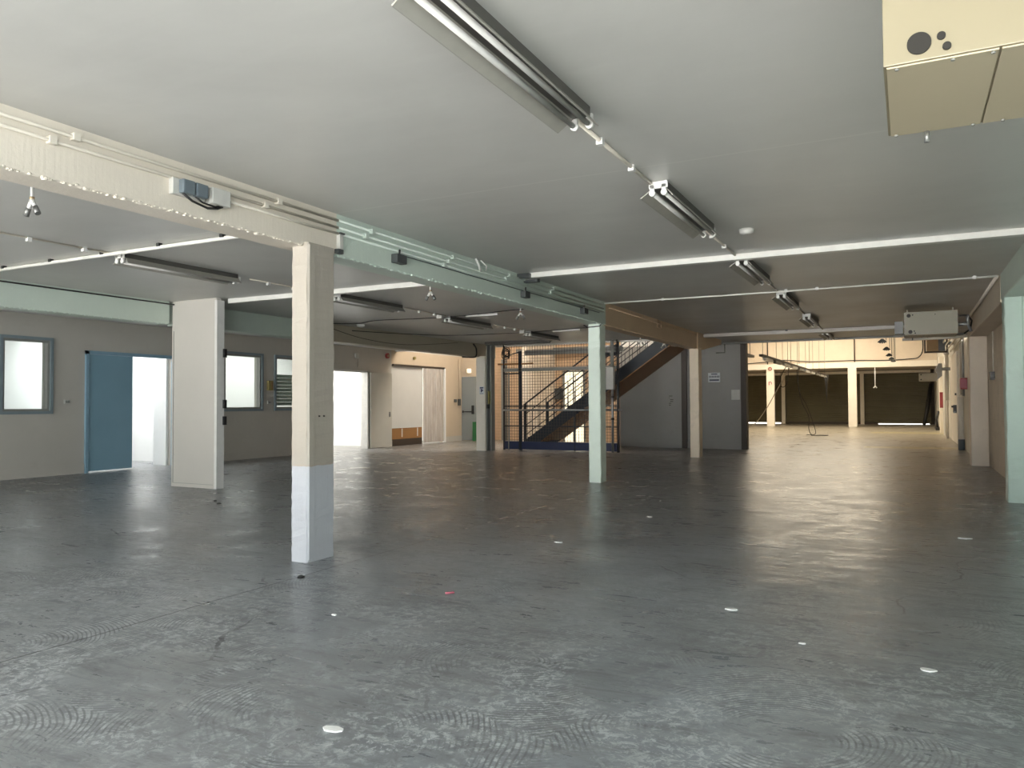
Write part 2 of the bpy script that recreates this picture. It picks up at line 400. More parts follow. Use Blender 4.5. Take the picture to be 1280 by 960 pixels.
    def build(s, name, mat, parent=None, bevel=0):
        bmesh.ops.recalc_face_normals(s.bm, faces=s.bm.faces[:])
        if bevel: bmesh.ops.bevel(s.bm, geom=s.bm.edges[:], offset=bevel, segments=2, affect='EDGES', profile=.6)
        vs = [v.co for v in s.bm.verts]
        if parent is not None:
            o = Vector((0, 0, 0)); q = parent
            while q is not None: o += Vector(q.location); q = q.parent
        else:
            o = Vector(((min(v.x for v in vs) + max(v.x for v in vs)) / 2, (min(v.y for v in vs) + max(v.y for v in vs)) / 2, min(v.z for v in vs)))
        bmesh.ops.translate(s.bm, verts=s.bm.verts[:], vec=-o)
        me = bpy.data.meshes.new(name); s.bm.to_mesh(me); s.bm.free()
        if s.mats:
            for k in s.mats: me.materials.append(k)
        else: me.materials.append(mat)
        ob = bpy.data.objects.new(name, me); COL.objects.link(ob)
        if parent is not None: ob.parent = parent
        else: ob.location = o
        return ob
def B(*a): return MB().box(*a)
def tag(o, label, cat, group=None):
    o['label'] = label; o['category'] = cat
    if group: o['group'] = group
    return o
def thing(name, loc, label, cat, group=None):
    o = bpy.data.objects.new(name, None); o.location = loc; o.empty_display_size = .1; COL.objects.link(o)
    return tag(o, label, cat, group)
def struct(o, label=None):
    o['kind'] = 'structure'
    if label: o['label'] = label; 
    return o
def sroot(name, loc, label):
    o = bpy.data.objects.new(name, None); o.location = loc; COL.objects.link(o)
    o['kind'] = 'structure'; o['label'] = label
    return o
def dup(root, loc, label, group=None):
    r = root.copy(); COL.objects.link(r); r.location = loc; r['label'] = label
    if group: r['group'] = group
    for ch in root.children:
        c = ch.copy(); COL.objects.link(c); c.parent = r
        for g in ch.children:
            d = g.copy(); COL.objects.link(d); d.parent = c
    return r

H = 3.1
# ------------------------------------------------------------------ shell
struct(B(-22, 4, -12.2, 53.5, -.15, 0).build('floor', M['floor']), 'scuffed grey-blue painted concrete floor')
c = MB()   # main ceiling with the stairwell opening left out, widened left to light the cream wall
c.box(-19.6, 3, -12.2, 20.5, H, H + .25); c.box(-5.9, 1.8, 20.5, 22.6, H, H + .25); c.box(-5.9, -4.2, 22.6, 23.1, H, H + .25)
c.box(-19.6, -14.95, 20.5, 26, H, H + .25)
struct(c.build('ceiling', M['ceiling']), 'low satin grey painted ceiling slab')
struct(B(-4.75, 1.16, 19.6, 19.95, 3.02, H).build('trim_1', M['ceiling']), 'shallow grey ceiling step crossing before the far hall')
struct(B(-14.95, -5.95, 20.4, 20.5, 3.06, 3.42).build('trim_2', M['whitemetal']), 'pale edge of ceiling opening above the lift cage')
struct(B(-5.95, 1.5, 22.55, 22.66, 3.05, 3.4).build('trim_3', M['greysteel']), 'dark lower edge of header over the far hall opening')

# left wall with window and door openings (x = -14.75), thickness to -14.95
wx0, wx1 = -14.95, -14.75
def wall_left(name, segs, mat):
    w = MB()
    for (y0, y1, z0, z1) in segs: w.box(wx0, wx1, y0, y1, z0, z1)
    return w.build(name, mat)
struct(wall_left('wall_left', [(-12, 8.26, 0, H), (8.26, 9.10, 0, 1.27), (8.26, 9.10, 2.6, H), (9.10, 9.86, 0, H), (9.86, 11.95, 2.44, H),
    (11.95, 12.2, 0, H), (12.2, 14.56, 0, 1.27), (12.2, 14.56, 2.6, H), (14.56, 15.1, 0, H), (15.1, 16.1, 0, 1.27), (15.1, 16.1, 2.6, H), (16.1, 16.75, 0, H),
    (16.75, 18.98, 2.37, H), (18.98, 20.2, 0, H)], M['leftwall']), 'warm grey painted wall with office windows and doors')
struct(wall_left('wall_left', [(20.2, 23.35, 2.64, H), (23.35, 25.4, 0, H)], M['creamwall']), 'cream wall around the strip curtain doorway')
b_ = MB()
for y0, y1 in ((-6, 9.83), (11.98, 16.72), (19.0, 20.2), (23.4, 24.55)): b_.box(-14.75, -14.725, y0, y1, 0, .19)
struct(b_.build('baseboard_left', M['leftwall']), 'deep painted skirting along the left wall')
struct(B(-15.1, -7.9, 25.4, 25.6, 0, 5.9).build('wall_rear', M['tanbrick']), 'tan painted brick wall behind the lift cage')
struct(B(-14.75, -13.75, 24.6, 24.8, 0, 5.9).build('wall_rear', M['creamwall']), 'cream end wall piece beside the fire door')
struct(B(-15.1, -14.96, 20.4, 25.4, 3.1, 5.9).build('wall_stairwell_left', M['tanbrick']), 'upper left side wall of the stairwell')
struct(B(-8.0, -7.9, 23.02, 25.4, 0, 5.9).build('wall_stairwell_right', M['white']), 'side wall closing the stairwell')
struct(B(-15.0, -4.1, 20.38, 20.45, 3.36, 5.9).build('wall_stairwell_front', M['white']), 'upper front wall of the stairwell')
struct(B(-7.95, -4.1, 22.95, 23.0, 3.12, 5.9).build('wall_stairwell_back', M['white']), 'upper back wall of the stairwell')
struct(B(-15.1, -4.1, 20.3, 25.6, 5.9, 6.1).build('ceiling_stairwell', M['white']), 'high ceiling over the stairwell')
# grey board wall beside the stairs
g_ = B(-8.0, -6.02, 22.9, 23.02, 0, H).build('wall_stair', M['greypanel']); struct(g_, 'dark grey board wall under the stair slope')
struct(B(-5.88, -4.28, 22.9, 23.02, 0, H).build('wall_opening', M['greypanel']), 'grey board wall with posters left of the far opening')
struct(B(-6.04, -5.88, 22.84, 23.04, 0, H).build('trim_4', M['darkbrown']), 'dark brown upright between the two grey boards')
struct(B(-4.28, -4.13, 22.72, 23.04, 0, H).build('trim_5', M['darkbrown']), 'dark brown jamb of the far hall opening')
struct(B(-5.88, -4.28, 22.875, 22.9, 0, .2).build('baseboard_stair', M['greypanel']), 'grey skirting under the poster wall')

# right side
struct(B(1.5, 1.7, 12.5, 19.4, 0, H).build('wall_right', M['rightblock']), 'pinkish grey painted block wall set back between pillars')
rw = MB(); rw.box(1.6, 1.8, -12, -7, 0, H); rw.box(1.6, 1.8, -7, -.6, 2.85, H); rw.box(1.6, 1.8, -.6, 12.5, 0, H)  # unseen gap left behind the viewer for the added side daylight
struct(rw.build('wall_right', M['mint_pale']), 'mint wall nearest the viewer on the right')
struct(B(1.40, 1.6, 19.35, 52, 0, 6).build('wall_hall_right', M['hallblock']), 'pipe-lined right wall of the far hall')
struct(B(-11.5, -11.3, 23.1, 52, 0, 6).build('wall_hall_left', M['hallwhite']), 'left wall of the far hall')
w = MB(); w.box(-11.5, -4.2, 23.04, 23.2, 3.4, 6); w.box(-4.2, 1.6, 22.66, 23.1, H + .0, 6); w.box(-11.5, -8.0, 25.62, 25.8, 0, 6)
w.box(-7.9, -4.2, 23.06, 23.2, 0, 6)
struct(w.build('wall_hall_front', M['hallwhite']), 'hall side of the wall above the opening')
w = MB(); w.box(-11.5, 1.6, 46.62, 46.8, 3.56, 6)
struct(w.build('wall_hall_end', M['hallwhite']), 'pale wall above the shutter bays')
struct(B(-11.5, 1.6, 46.8, 52.1, 3.3, 3.5).build('ceiling_bay', M['hallwhite']), 'low ceiling of the shutter bays')
struct(B(-11.5, 1.6, 52.05, 52.3, 0, 3.5).build('wall_far', M['darkbrown']), 'outer wall around the shutters')
c = MB(); c.box(-11.5, 1.6, 23, 30, 5.9, 6.1); c.box(-11.5, 1.6, 30, 46.8, 5.9, 6.1)
struct(c.build('ceiling_hall', M['hallwhite']), 'high roof of the far hall with rooflight')

# behind the camera
w = MB(); w.box(-15, -12.8, -12.2, -12.0, 0, H); w.box(-12.8, 1.4, -12.2, -12.0, 2.95, H); w.box(1.4, 1.8, -12.2, -12.0, 0, H); w.box(-6.9, -6.3, -12.2, -12.0, 0, 2.95)
struct(w.build('wall_back', M['white']), 'wall behind the viewer with wide loading openings')
struct(B(-24, 10, -30, -12.2, -.2, -.1).build('floor_yard', M['gravel']), 'pale yard outside')

# ------------------------------------------------------------------ left rooms
w = MB()
w.box(-19.6, -19.4, -6, 26, 0, H); w.box(-19.4, -14.95, 16.3, 16.4, 0, H); w.box(-19.4, -14.95, 4.6, 4.7, 0, H)
struct(w.build('wall_office', M['bright_white']), 'bright white office walls behind the left wall')
struct(B(-19.4, -14.95, 12.62, 12.74, 0, H).build('wall_office_divider', M['bright_white']), 'white wall dividing the offices')
struct(B(-17.2, -17.1, 4.7, 10.6, 0, H).build('wall_office_inner', M['bright_white']), 'pale grey wall seen through the first window')
struct(B(-19.4, -14.95, 20.02, 20.12, 0, H).build('wall_office_end', M['bright_white']), 'white wall inside the right office')
struct(B(-19.6, -15, 25.9, 26.0, 0, H).build('wall_office_back', M['white']), 'wall of the store behind the strip curtain')
struct(B(-19.4, -14.95, 24.1, 24.2, 0, H).build('wall_store', M['white']), 'white wall inside the strip curtain doorway')
struct(B(-15.35, -14.93, 11.9, 11.96, 0, 2.43).build('wall_reveal', M['bright_white']), 'white reveal inside the blue door')
tag(B(-18.4, -18.36, 14.2, 14.24, 3.0, 3.1).build('ceiling_hook', M['black']), 'tiny dark hook on the office ceiling', 'hook') if False else None

# windows
def window(name, y0, y1, z0, z1, label, inner=True, mull=None):
    r = sroot(name, (-14.72, (y0 + y1) / 2, z0), label)
    f = MB(); t = .055
    for a in ((y0, y1, z0, z0 + t), (y0, y1, z1 - t, z1), (y0, y0 + t, z0 + t, z1 - t), (y1 - t, y1, z0 + t, z1 - t)): f.box(-14.80, -14.71, *a)
    f.build('window_frame', M['slate'], r)
    s = MB(); a0, a1, b0, b1 = y0 + t, y1 - t, z0 + t, z1 - t; t2 = .045
    for a in ((a0, a1, b0, b0 + t2), (a0, a1, b1 - t2, b1), (a0, a0 + t2, b0 + t2, b1 - t2), (a1 - t2, a1, b0 + t2, b1 - t2)): s.box(-14.86, -14.745, *a)
    if mull: s.box(-14.86, -14.745, mull, mull + .06, b0 + t2, b1 - t2)
    s.build('window_sash', M['greysteel'], r)
    B(-14.84, -14.834, a0 + t2, a1 - t2, b0 + t2, b1 - t2).build('window_pane', M['glass'], r)
    return r
window('window_1', 8.19, 9.18, 1.20, 2.67, 'slate framed interior window nearest the left picture edge')
window('window_2', 12.2, 14.65, 1.20, 2.67, 'wide interior window beside the white partition panel', mull=13.38)
r = window('window_3', 15.05, 16.15, 1.20, 2.67, 'interior window with green glass louvres beside the white column')
l = MB()
for k in range(9):
    z = 1.34 + k * .092
    
    if z < 2.1: l.prism([(-14.90, z), (-14.865, z + .085), (-14.86, z + .083), (-14.895, z - .002)], 'y', 15.16, 16.04)
l.build('louvre_blades', M['louvre'], r)

# doors
d = sroot('door_1', (-14.75, 10.9, 0), 'blue double door with its right half standing open')
f = MB(); f.box(-14.80, -14.70, 9.84, 9.90, 0, 2.47); f.box(-14.80, -14.70, 9.84, 11.99, 2.40, 2.47); f.box(-14.80, -14.70, 11.93, 11.99, 0, 2.40)
f.build('door_frame', M['bluetrim'], d)
lf = B(-14.77, -14.725, 9.905, 10.90, .03, 2.395).build('door_leaf', M['blue'], d)
for z in (.3, 1.2, 2.1): MB().tube([(-14.715, 9.91, z), (-14.715, 9.91, z + .11)], .012).build('hinge', M['bluetrim'], lf)
d = sroot('door_2', (-14.75, 18.0, 0), 'white door standing open against the wall')
f = MB(); f.box(-14.97, -14.72, 18.93, 18.99, 0, 2.38); f.box(-14.97, -14.72, 16.75, 18.99, 2.33, 2.38); f.box(-14.97, -14.72, 16.75, 16.8, 0, 2.33)
f.build('door_frame', M['whitemetal'], d)
lf = MB().prism([(-14.70, 19.02), (-14.66, 19.02), (-14.53, 19.92), (-14.57, 19.93)], 'z', .02, 2.33).build('door_leaf', M['whitedoor'], d)
h = MB(); h.tube([(-14.57, 19.83, 1.03), (-14.50, 19.83, 1.03), (-14.49, 19.72, 1.03)], .011); h.box(-14.565, -14.53, 19.80, 19.86, .96, 1.12)
h.build('door_handle', M['nozzle'], lf)
d = sroot('door_3', (-14.45, 24.58, 0), 'blue grey fire exit door with a push bar')
f = MB(); f.box(-14.74, -14.70, 24.56, 24.62, 0, 2.36); f.box(-14.20, -14.12, 24.56, 24.62, 0, 2.36); f.box(-14.74, -14.12, 24.56, 24.62, 2.31, 2.36)
f.build('door_frame', M['greydoor'], d)
lf = B(-14.70, -14.20, 24.57, 24.60, .02, 2.31).build('door_leaf', M['greydoor'], d)
p = MB(); p.tube([(-14.68, 24.52, 1.07), (-14.24, 24.52, 1.07)], .02); p.box(-14.29, -14.22, 24.50, 24.57, .98, 1.30); p.box(-14.69, -14.66, 24.51, 24.57, 1.03, 1.11)
p.build('push_bar', M['black'], lf)

# strip curtain doorway
d = thing('strip_curtain', (-14.72, 22.6, 0), 'clouded plastic strip curtain hanging in the cream doorway', 'curtain')
B(-14.78, -14.70, 20.25, 23.35, 2.60, 2.66).build('curtain_rail', M['darkbrown'], d)
for k in range(9):
    y = 22.02 + k * .148; x = -14.74 + (.018 if k % 2 else -.006)
    pts = [(x, y), (x + .012, y + .05), (x + .014, y + .11), (x + .002, y + .17), (x - .004, y + .17), (x + .008, y + .11), (x + .006, y + .05), (x - .006, y)]
    MB().prism(pts, 'z', .04, 2.60).build('curtain_strip', M['strip'], d)
B(-14.78, -14.69, 23.3, 23.38, 0, 2.62).build('white_edge_trim', M['bright_white'], d)
tag(B(-14.86, -14.80, 20.22, 22.05, .58, 2.62).build('white_board', M['board']), 'tall white board closing the doorway left of the strip curtain', 'board')
r = thing('brown_panel', (-14.83, 21.1, 0), 'low brown board strip beneath the white board', 'board')
B(-14.85, -14.82, 20.22, 22.05, .22, .575).build('panel', M['cardboard'], r)
B(-14.85, -14.82, 20.22, 22.05, 0, .22).build('panel_base', M['darkbrown'], r)
for y in (20.85, 21.75): B(-14.82, -14.815, y, y + .05, .28, .56).build('paint_smear', M['board'], r)

# ------------------------------------------------------------------ beams
def beam(name, args, mat, label, ragged=.0, long='y'):
    b = MB().rough_box(*args, step=.02, jit=.0006, long=long, ragged=ragged)
    if ragged > .005:      # blobs of old paint and render clinging to the lower edge
        x1, y0, y1, z0 = args[1], max(args[2], 1.5), args[3], args[4]
        for _ in range(int((y1 - y0) * 42)):
            y = random.uniform(y0, y1); q = random.uniform(.004, .011) * (1.5 if random.random() < .12 else 1)
            c = Vector((x1 - random.uniform(-.003, .006), y, z0 + random.uniform(-.004, .012)))
            b.tube([c + Vector((-q * .8, -q, -q * .3)), c + Vector((q * .3, 0, 0)), c + Vector((0, q * random.uniform(.6, 1.6), q * .4))], [q * .4, q, q * .3], 5)
    return tag(b.build(name, mat), label, 'beam')
beam('concrete_beam', (-4.90, -4.63, -12, 5.50, 2.73, H), M['white_beam'], 'cream painted ceiling beam with ragged edge over the white column', .007)
beam('concrete_beam', (-4.90, -4.63, 5.50, 12.55, 2.71, H), M['mint_beam'], 'mint painted ceiling beam between the white column and the mint column', .006)
beam('concrete_beam', (-4.90, -4.63, 12.55, 19.0, 2.70, H), M['tan_beam'], 'tan painted ceiling beam running to the peach column', .006)
t = MB().prism([(19.0, 2.70), (19.55, 2.70), (21.7, 2.98), (21.7, H), (19.0, H)], 'x', -4.90, -4.60)
tag(t.build('beam_corbel', M['tan_beam']), 'tapered tan beam end past the peach column', 'beam')
beam('concrete_beam', (-11.35, -11.05, -12, 8.86, 2.72, H), M['mint_beam'], 'mint beam dying into the white partition panel at the left', .006)
beam('concrete_beam', (-11.35, -11.05, 9.06, 13.0, 2.72, H), M['mint_beam'], 'dim mint beam behind the white partition panel')
beam('concrete_beam', (-11.35, -11.05, 13.0, 20.4, 2.72, H), M['olive_beam'], 'dim cream beam running to the sign column', .004)
beam('concrete_beam', (1.16, 1.5, -12, 12.5, 2.75, H), M['mint_beam'], 'mint beam over the right hand pillar', .004)
beam('concrete_beam', (1.16, 1.5, 12.55, 18.85, 2.72, H), M['pilaster'], 'pinkish tan beam above the recessed block wall', .004)
beam('concrete_beam', (-11.3, 1.4, 46.3, 46.62, 3.25, 3.56), M['hallcol'], 'bright cream beam across the far hall above the shutters', .0, 'x')
tag(B(-5.32, -4.86, 19.2, 19.5, 2.8, H).build('beam_stub', M['tan_beam']), 'short tan beam stub behind the peach column head', 'beam')

# ------------------------------------------------------------------ columns
r = thing('concrete_column', (-4.67, 5.24, 0), 'thick white painted column nearest the viewer, chipped edges', 'column')
MB().rough_box(-4.77, -4.585, 5.07, 5.42, 0, 2.76, step=.05, jit=.003).build('shaft', M['white_col'], r)
MB().rough_box(-4.60, -4.577, 5.075, 5.165, .02, 2.74, step=.2, jit=.0008).build('cover_strip', M['white_col'], r)
k = MB(); k.box(-4.584, -4.575, 5.21, 5.222, 1.245, 1.258); k.box(-4.584, -4.575, 5.27, 5.282, 1.245, 1.258)
k.build('screw_hole', M['black'], r)
r = thing('concrete_column', (-4.77, 12.48, 0), 'pale mint column at the middle of the hall', 'column')
MB().rough_box(-4.88, -4.665, 12.35, 12.63, 0, 2.74, step=.08, jit=.003).build('shaft', M['mint_pale'], r)
k = MB().tube([(-4.95, 12.33, 2.70), (-4.88, 12.335, 2.66), (-4.66, 12.335, 2.67), (-4.62, 12.34, 2.72)], .009)
k.build('wire_strap', M['cable'], r)
r = thing('concrete_column', (-4.71, 19.2, 0), 'peach painted column before the grey poster wall', 'column')
MB().rough_box(-4.83, -4.60, 19.05, 19.38, 0, 2.73, step=.1, jit=.003).build('shaft', M['peach'], r)
r = thing('concrete_column', (-10.9, 19.5, 0), 'cream column with a small pictogram sign beside the lift cage', 'column')
MB().rough_box(-11.17, -10.86, 19.42, 19.7, 0, 2.74, step=.1, jit=.002).build('shaft', M['hallcol'], r)
B(-11.05, -10.9, 19.405, 19.42, 1.63, 1.86).build('sign_plate', M['paper'], r)
s = MB(); s.box(-11.03, -10.92, 19.40, 19.405, 1.80, 1.84); s.box(-11.0, -10.96, 19.40, 19.405, 1.69, 1.79); s.box(-10.96, -10.93, 19.40, 19.405, 1.72, 1.77); s.box(-11.03, -10.92, 19.40, 19.405, 1.645, 1.66)
s.build('sign_pictogram', M['ink'], r)
r = thing('steel_channel_post', (-10.76, 19.6, 0), 'grey steel channel post right of the sign column', 'post')
p = MB(); p.box(-10.85, -10.68, 19.62, 19.66, 0, H); p.box(-10.85, -10.82, 19.46, 19.62, 0, H); p.box(-10.71, -10.68, 19.46, 19.62, 0, H)
p.build('channel', M['greysteel'], r)
B(-10.78, -10.74, 19.42, 19.5, 1.35, 1.72).build('switch_box', M['yellow'], r); B(-10.81, -10.75, 19.40, 19.46, 1.22, 1.34).build('lock', M['black'], r)
tag(MB().rough_box(1.17, 1.38, 12.2, 12.5, 0, 2.76, step=.08, jit=.003).build('concrete_pillar', M['mint']), 'glossy mint pillar at the right picture edge', 'column')
tag(B(1.38, 1.6, 12.24, 12.5, 0, 2.76).build('pillar_return', M['mint_pale']), 'bluish mint return beside the mint pillar', 'column')
tag(MB().rough_box(1.165, 1.495, 18.85, 19.35, 0, H, step=.15, jit=.002).build('concrete_pilaster', M['pilaster']), 'dusty pink pilaster at the end of the block wall', 'column')
for x0, x1, lab in ((-7.27, -6.85, 'cream far hall column with a red ring sign'), (-2.94, -2.5, 'brightly lit cream column right of the far hall centre')):
    r = thing('concrete_column', ((x0 + x1) / 2, 46.45, 0), lab, 'column')
    MB().rough_box(x0, x1, 46.28, 46.6, 0, 3.25, step=.2, jit=.003).build('shaft', M['hallcol'], r)
    if x0 < -5:
        s = MB(); n = 20
        s.tube([(-7.05 + .085 * math.cos(2 * PI * q / n), 46.25, 3.3 + .085 * math.sin(2 * PI * q / n)) for q in range(n + 1)], .022, 6)
        s.build('red_ring_sign', M['inkred'], r)
        s = MB(); s.box(-7.14, -7.10, 46.25, 46.28, 2.36, 2.55); s.box(-7.10, -7.0, 46.25, 46.28, 2.52, 2.56); s.box(-7.0, -6.97, 46.25, 46.28, 2.4, 2.52)
        s.build('small_red_notice', M['redpale'], r)

# white partition panel
r = thing('partition_panel', (-10.48, 8.96, 0), 'tall off-white partition panel with black hinges under the mint beam', 'panel')
B(-11.0, -9.985, 8.88, 9.0, 0, 2.715).build('panel_board', M['panel'], r)
B(-11.02, -9.985, 8.9, 9.0, 2.715, H).build('panel_head', M['panel'], r)
B(-9.985, -9.93, 8.87, 9.02, 0, 3.06).build('edge_post', M['whitemetal'], r)
e = MB(); e.box(-10.96, -10.02, 8.872, 8.88, .06, .066); e.box(-10.962, -10.955, 8.872, 8.88, .06, 2.6)
e.build('bead', M['greysteel'], r)
for z in (2.13, 1.30, 1.03):
    k = MB(); k.box(-9.935, -9.90, 8.99, 9.05, z, z + .14); k.tube([(-9.905, 9.0, z), (-9.905, 9.0, z + .14)], .012)
    k.build('hinge', M['black'], r)

# ------------------------------------------------------------------ shutters
def shutter(name, x0, x1, z0, label, gap=False):
    r = sroot(name, ((x0 + x1) / 2, 52, 0), label)
    s = MB(); z = z0
    while z < 3.08:
        z2 = min(z + .11, 3.1)
        s.prism([(51.96, z), (51.93, z + .02), (51.93, z2 - .03), (51.96, z2), (51.99, z2), (51.99, z)], 'x', x0, x1); z = z2
    s.build('shutter_slats', M['shutter'], r)
    B(x0, x1, 51.7, 52.02, 3.1, 3.26).build('shutter_housing', M['hallcol'], r)
    if gap: B(x0 + gap[0], x0 + gap[1], 51.97, 52.04, .005, z0 - .01).build('daylight_gap', M['lightgap'], r)
    return r
shutter('door_4', -11.3, -7.25, .08, 'olive roller shutter at the left of the far hall', (0, 4.0))
shutter('door_5', -6.95, -2.62, .0, 'olive roller shutter at the centre of the far hall')
shutter('door_6', -2.38, 1.2, .06, 'olive roller shutter at the right with daylight under it', (.75, 3.5))
for n, x in (('trim_6', -7.1), ('trim_7', -2.5)): struct(B(x - .11, x + .11, 51.75, 52.05, 0, 3.26).build(n, M['hallcol']), 'cream jamb post between far shutters')
struct(B(-7.2, -1.7, 51.85, 51.93, 0, .14).build('trim_8', M['darkbrown']), 'dark threshold strip at the far shutters')

# ------------------------------------------------------------------ trunking and conduits
r = thing('cable_trunking', (-1.85, 9.3, 3.02), 'long white cable trunking crossing the ceiling at the right', 'trunking')
B(-4.70, 1.155, 9.22, 9.34, 3.035, H).build('trunking', M['trunk'], r)
k = MB(); k.box(-4.66, -4.42, 9.36, 9.44, 3.0, 3.05); k.box(-4.75, -4.45, 9.16, 9.22, 3.03, 3.09); k.build('end_bracket', M['boxdark'], r)
r = thing('cable_trunking', (-7.4, 9.15, 3.02), 'white cable trunking from the partition panel to the mint beam', 'trunking')
B(-9.93, -4.9, 9.09, 9.19, 3.03, H).build('trunking', M['trunk'], r)
def pipe_run(name, pts, rad, mat, label, clips=(), clipmat='whitemetal', cat='conduit'):
    r = thing(name, pts[0], label, cat)
    MB().tube(pts, rad if mat != 'boxdark' else .006, 8).build('pipe', M[mat], r)
    for c in clips:
        B(c[0] - .022, c[0] + .022, c[1] - .022, c[1] + .022, c[2] - .025, c[2] + .02).build('clip', M[clipmat], r)
    return r
pipe_run('ceiling_pipe', [(-11.0, 5.6, 3.06), (-4.9, 5.62, 3.06)], .022, 'trunk', 'white ceiling pipe crossing left of the white column',
         [(-10.0 + k * .95, 5.6, 3.09) for k in range(5)], 'black')
pipe_run('ceiling_pipe', [(-4.64, 12.5, 3.075), (-2, 12.48, 3.07), (1.12, 12.42, 3.075)], .015, 'trunk', 'thin white ceiling pipe reaching from the mint column to the right beam',
         [(-3.6, 12.5, 3.08), (-1.65, 12.48, 3.08), (-1.2, 12.47, 3.08), (.85, 12.43, 3.08)])
pipe_run('wall_top_pipe', [(1.12, 12.5, 3.08), (1.13, 16, 3.07), (1.12, 18.8, 3.07)], .025, 'conduit', 'tan pipe in the right corner of ceiling and beam')
# conduits between the lights of the right row
for k, (y0, y1, cl, lab) in enumerate(((4.35, 5.95, (4.75, 5.4), 'thin conduit between the first and second ceiling lights'), (7.75, 9.2, (8.0, 8.6), 'thin conduit behind the second ceiling light'),
        (11.2, 12.5, (), 'thin conduit between the third and fourth ceiling lights'), (14.5, 16.0, (15,), 'thin conduit between the fourth and fifth ceiling lights'),
        (18.0, 19.6, (), 'thin conduit between the fifth and last ceiling lights'))):
    pipe_run('ceiling_conduit', [(-1.78, y0, 3.085), (-1.78, y1, 3.085)], .014, 'conduit', lab, [(-1.78, y, 3.08) for y in cl])
for k, (y0, y1, cl, lab) in enumerate(((1.5, 5.85, (4.75, 5.35), 'thin conduit leading to the first light of the left row'),
        (7.75, 9.2, (8.1, 8.6), 'thin conduit between the first two lights of the left row'), (11.3, 12.8, (11.9, 12.4), 'thin conduit between the second and third lights of the left row'),
        (14.8, 16.2, (15.3, 15.8), 'thin conduit between the third and fourth lights of the left row'))):
    pipe_run('ceiling_conduit', [(-8.05, y0, 3.088), (-8.05, y1, 3.088)], .010, 'conduit', lab, [(-8.05, y, 3.075) for y in cl])
# conduits along the main beam
def beam_run(y0, y1, z, mat, lab, clips):
    pipe_run('beam_conduit', [(-4.612, y0, z), (-4.612, (y0 + y1) / 2, z - .003), (-4.612, y1, z)], .012, mat, lab, [(-4.61, y, z) for y in clips], 'conduit' if mat == 'conduit' else 'conduit_mint')
beam_run(1.0, 5.5, 3.035, 'conduit', 'upper cream conduit along the cream beam', (3.0, 4.75))
beam_run(1.0, 5.5, 2.97, 'conduit', 'lower cream conduit along the cream beam', (2.85, 4.6))
beam_run(4.18, 5.5, 2.915, 'conduit', 'cream conduit leaving the socket boxes', ())
beam_run(5.5, 12.4, 3.035, 'conduit_mint', 'topmost mint conduit along the mint beam', (6.0, 7.5, 8.9, 10.3))
beam_run(5.5, 12.4, 2.97, 'conduit_mint', 'second mint conduit along the mint beam', (5.9, 7.4, 8.8, 10.2))
beam_run(5.5, 12.4, 2.915, 'conduit_mint', 'lower mint conduit along the mint beam', (7.3,))
beam_run(6.5, 12.2, 2.885, 'boxdark', 'dark cable along the mint beam behind the switch boxes', ())
for z, y in ((2.98, 15.6),):
    k = MB(); k.tube([(-4.61, y, H), (-4.61, y, 2.93), (-4.61, y + .25, 2.93), (-4.61, y + .25, H)], .008)
    tag(k.build('conduit_loop', M['tan_beam']), 'small U shaped conduit painted tan on the tan beam', 'conduit')
k = MB().tube([(-4.60, 8.0, H), (-4.58, 8.05, 3.02), (-4.60, 8.12, 2.97)], .014); k.tube([(-4.60, 8.12, H), (-4.56, 8.2, 3.04), (-4.60, 8.25, 2.99)], .01)
tag(k.build('pipe_hook', M['trunk']), 'curved white pipe ends on the mint beam', 'pipe')
beam_run(12.7, 18.9, 3.02, 'tan_beam', 'thin conduit painted tan along the tan beam', ())

# ------------------------------------------------------------------ boxes on the main beam
r = thing('socket_box', (-4.6, 3.84, 2.85), 'pair of slate socket outlets on the cream beam', 'socket')
B(-4.63, -4.585, 3.70, 3.98, 2.85, 2.965).build('back_plate', M['boxgrey'], r, .004)
for y in (3.745, 3.86): B(-4.585, -4.53, y, y + .105, 2.86, 2.96).build('socket_cover', M['socket'], r, .012)
MB().tube([(-4.56, 3.76, 2.86), (-4.555, 3.84, 2.82), (-4.56, 3.98, 2.80), (-4.57, 4.08, 2.82), (-4.575, 4.13, 2.845)], .009).build('cable_loop', M['cable'], r)
MB().tube([(-4.56, 3.87, 2.86), (-4.555, 3.93, 2.83), (-4.56, 4.05, 2.825), (-4.575, 4.10, 2.845)], .007).build('cable_loop', M['cable'], r)
r = thing('junction_box', (-4.6, 4.09, 2.84), 'light grey junction box right of the slate sockets', 'box')
B(-4.63, -4.54, 4.01, 4.18, 2.845, 2.965).build('box', M['boxgrey'], r, .006); MB().tube([(-4.59, 4.18, 2.9), (-4.59, 4.21, 2.9)], .018).build('gland', M['black'], r)
r = thing('terminal_strip', (-4.6, 5.53, 2.74), 'narrow white housing where cream and mint paint meet', 'box')
B(-4.63, -4.59, 5.50, 5.55, 2.76, 2.91).build('housing', M['boxgrey'], r, .004); B(-4.63, -4.58, 5.47, 5.54, 2.73, 2.77).build('bottom_cap', M['boxdark'], r)
B(-4.63, -4.58, 5.50, 5.56, 2.91, 2.925).build('top_cap', M['boxdark'], r)
for y, w_, lab in ((6.42, .17, 'widest dark switch box on the mint beam, nearest the white column'), (9.33, .15, 'dark switch box at the middle of the mint beam'), (11.46, .17, 'dark switch box close to the mint column')):
    r = thing('switch_box', (-4.6, y, 2.79), lab, 'box')
    B(-4.63, -4.55, y - w_ / 2, y + w_ / 2, 2.785, 2.875).build('box', M['boxdark'], r, .008)
    MB().tube([(-4.59, y, 2.87), (-4.59, y + .01, 2.93)], .01).build('cable_entry', M['cable'], r)

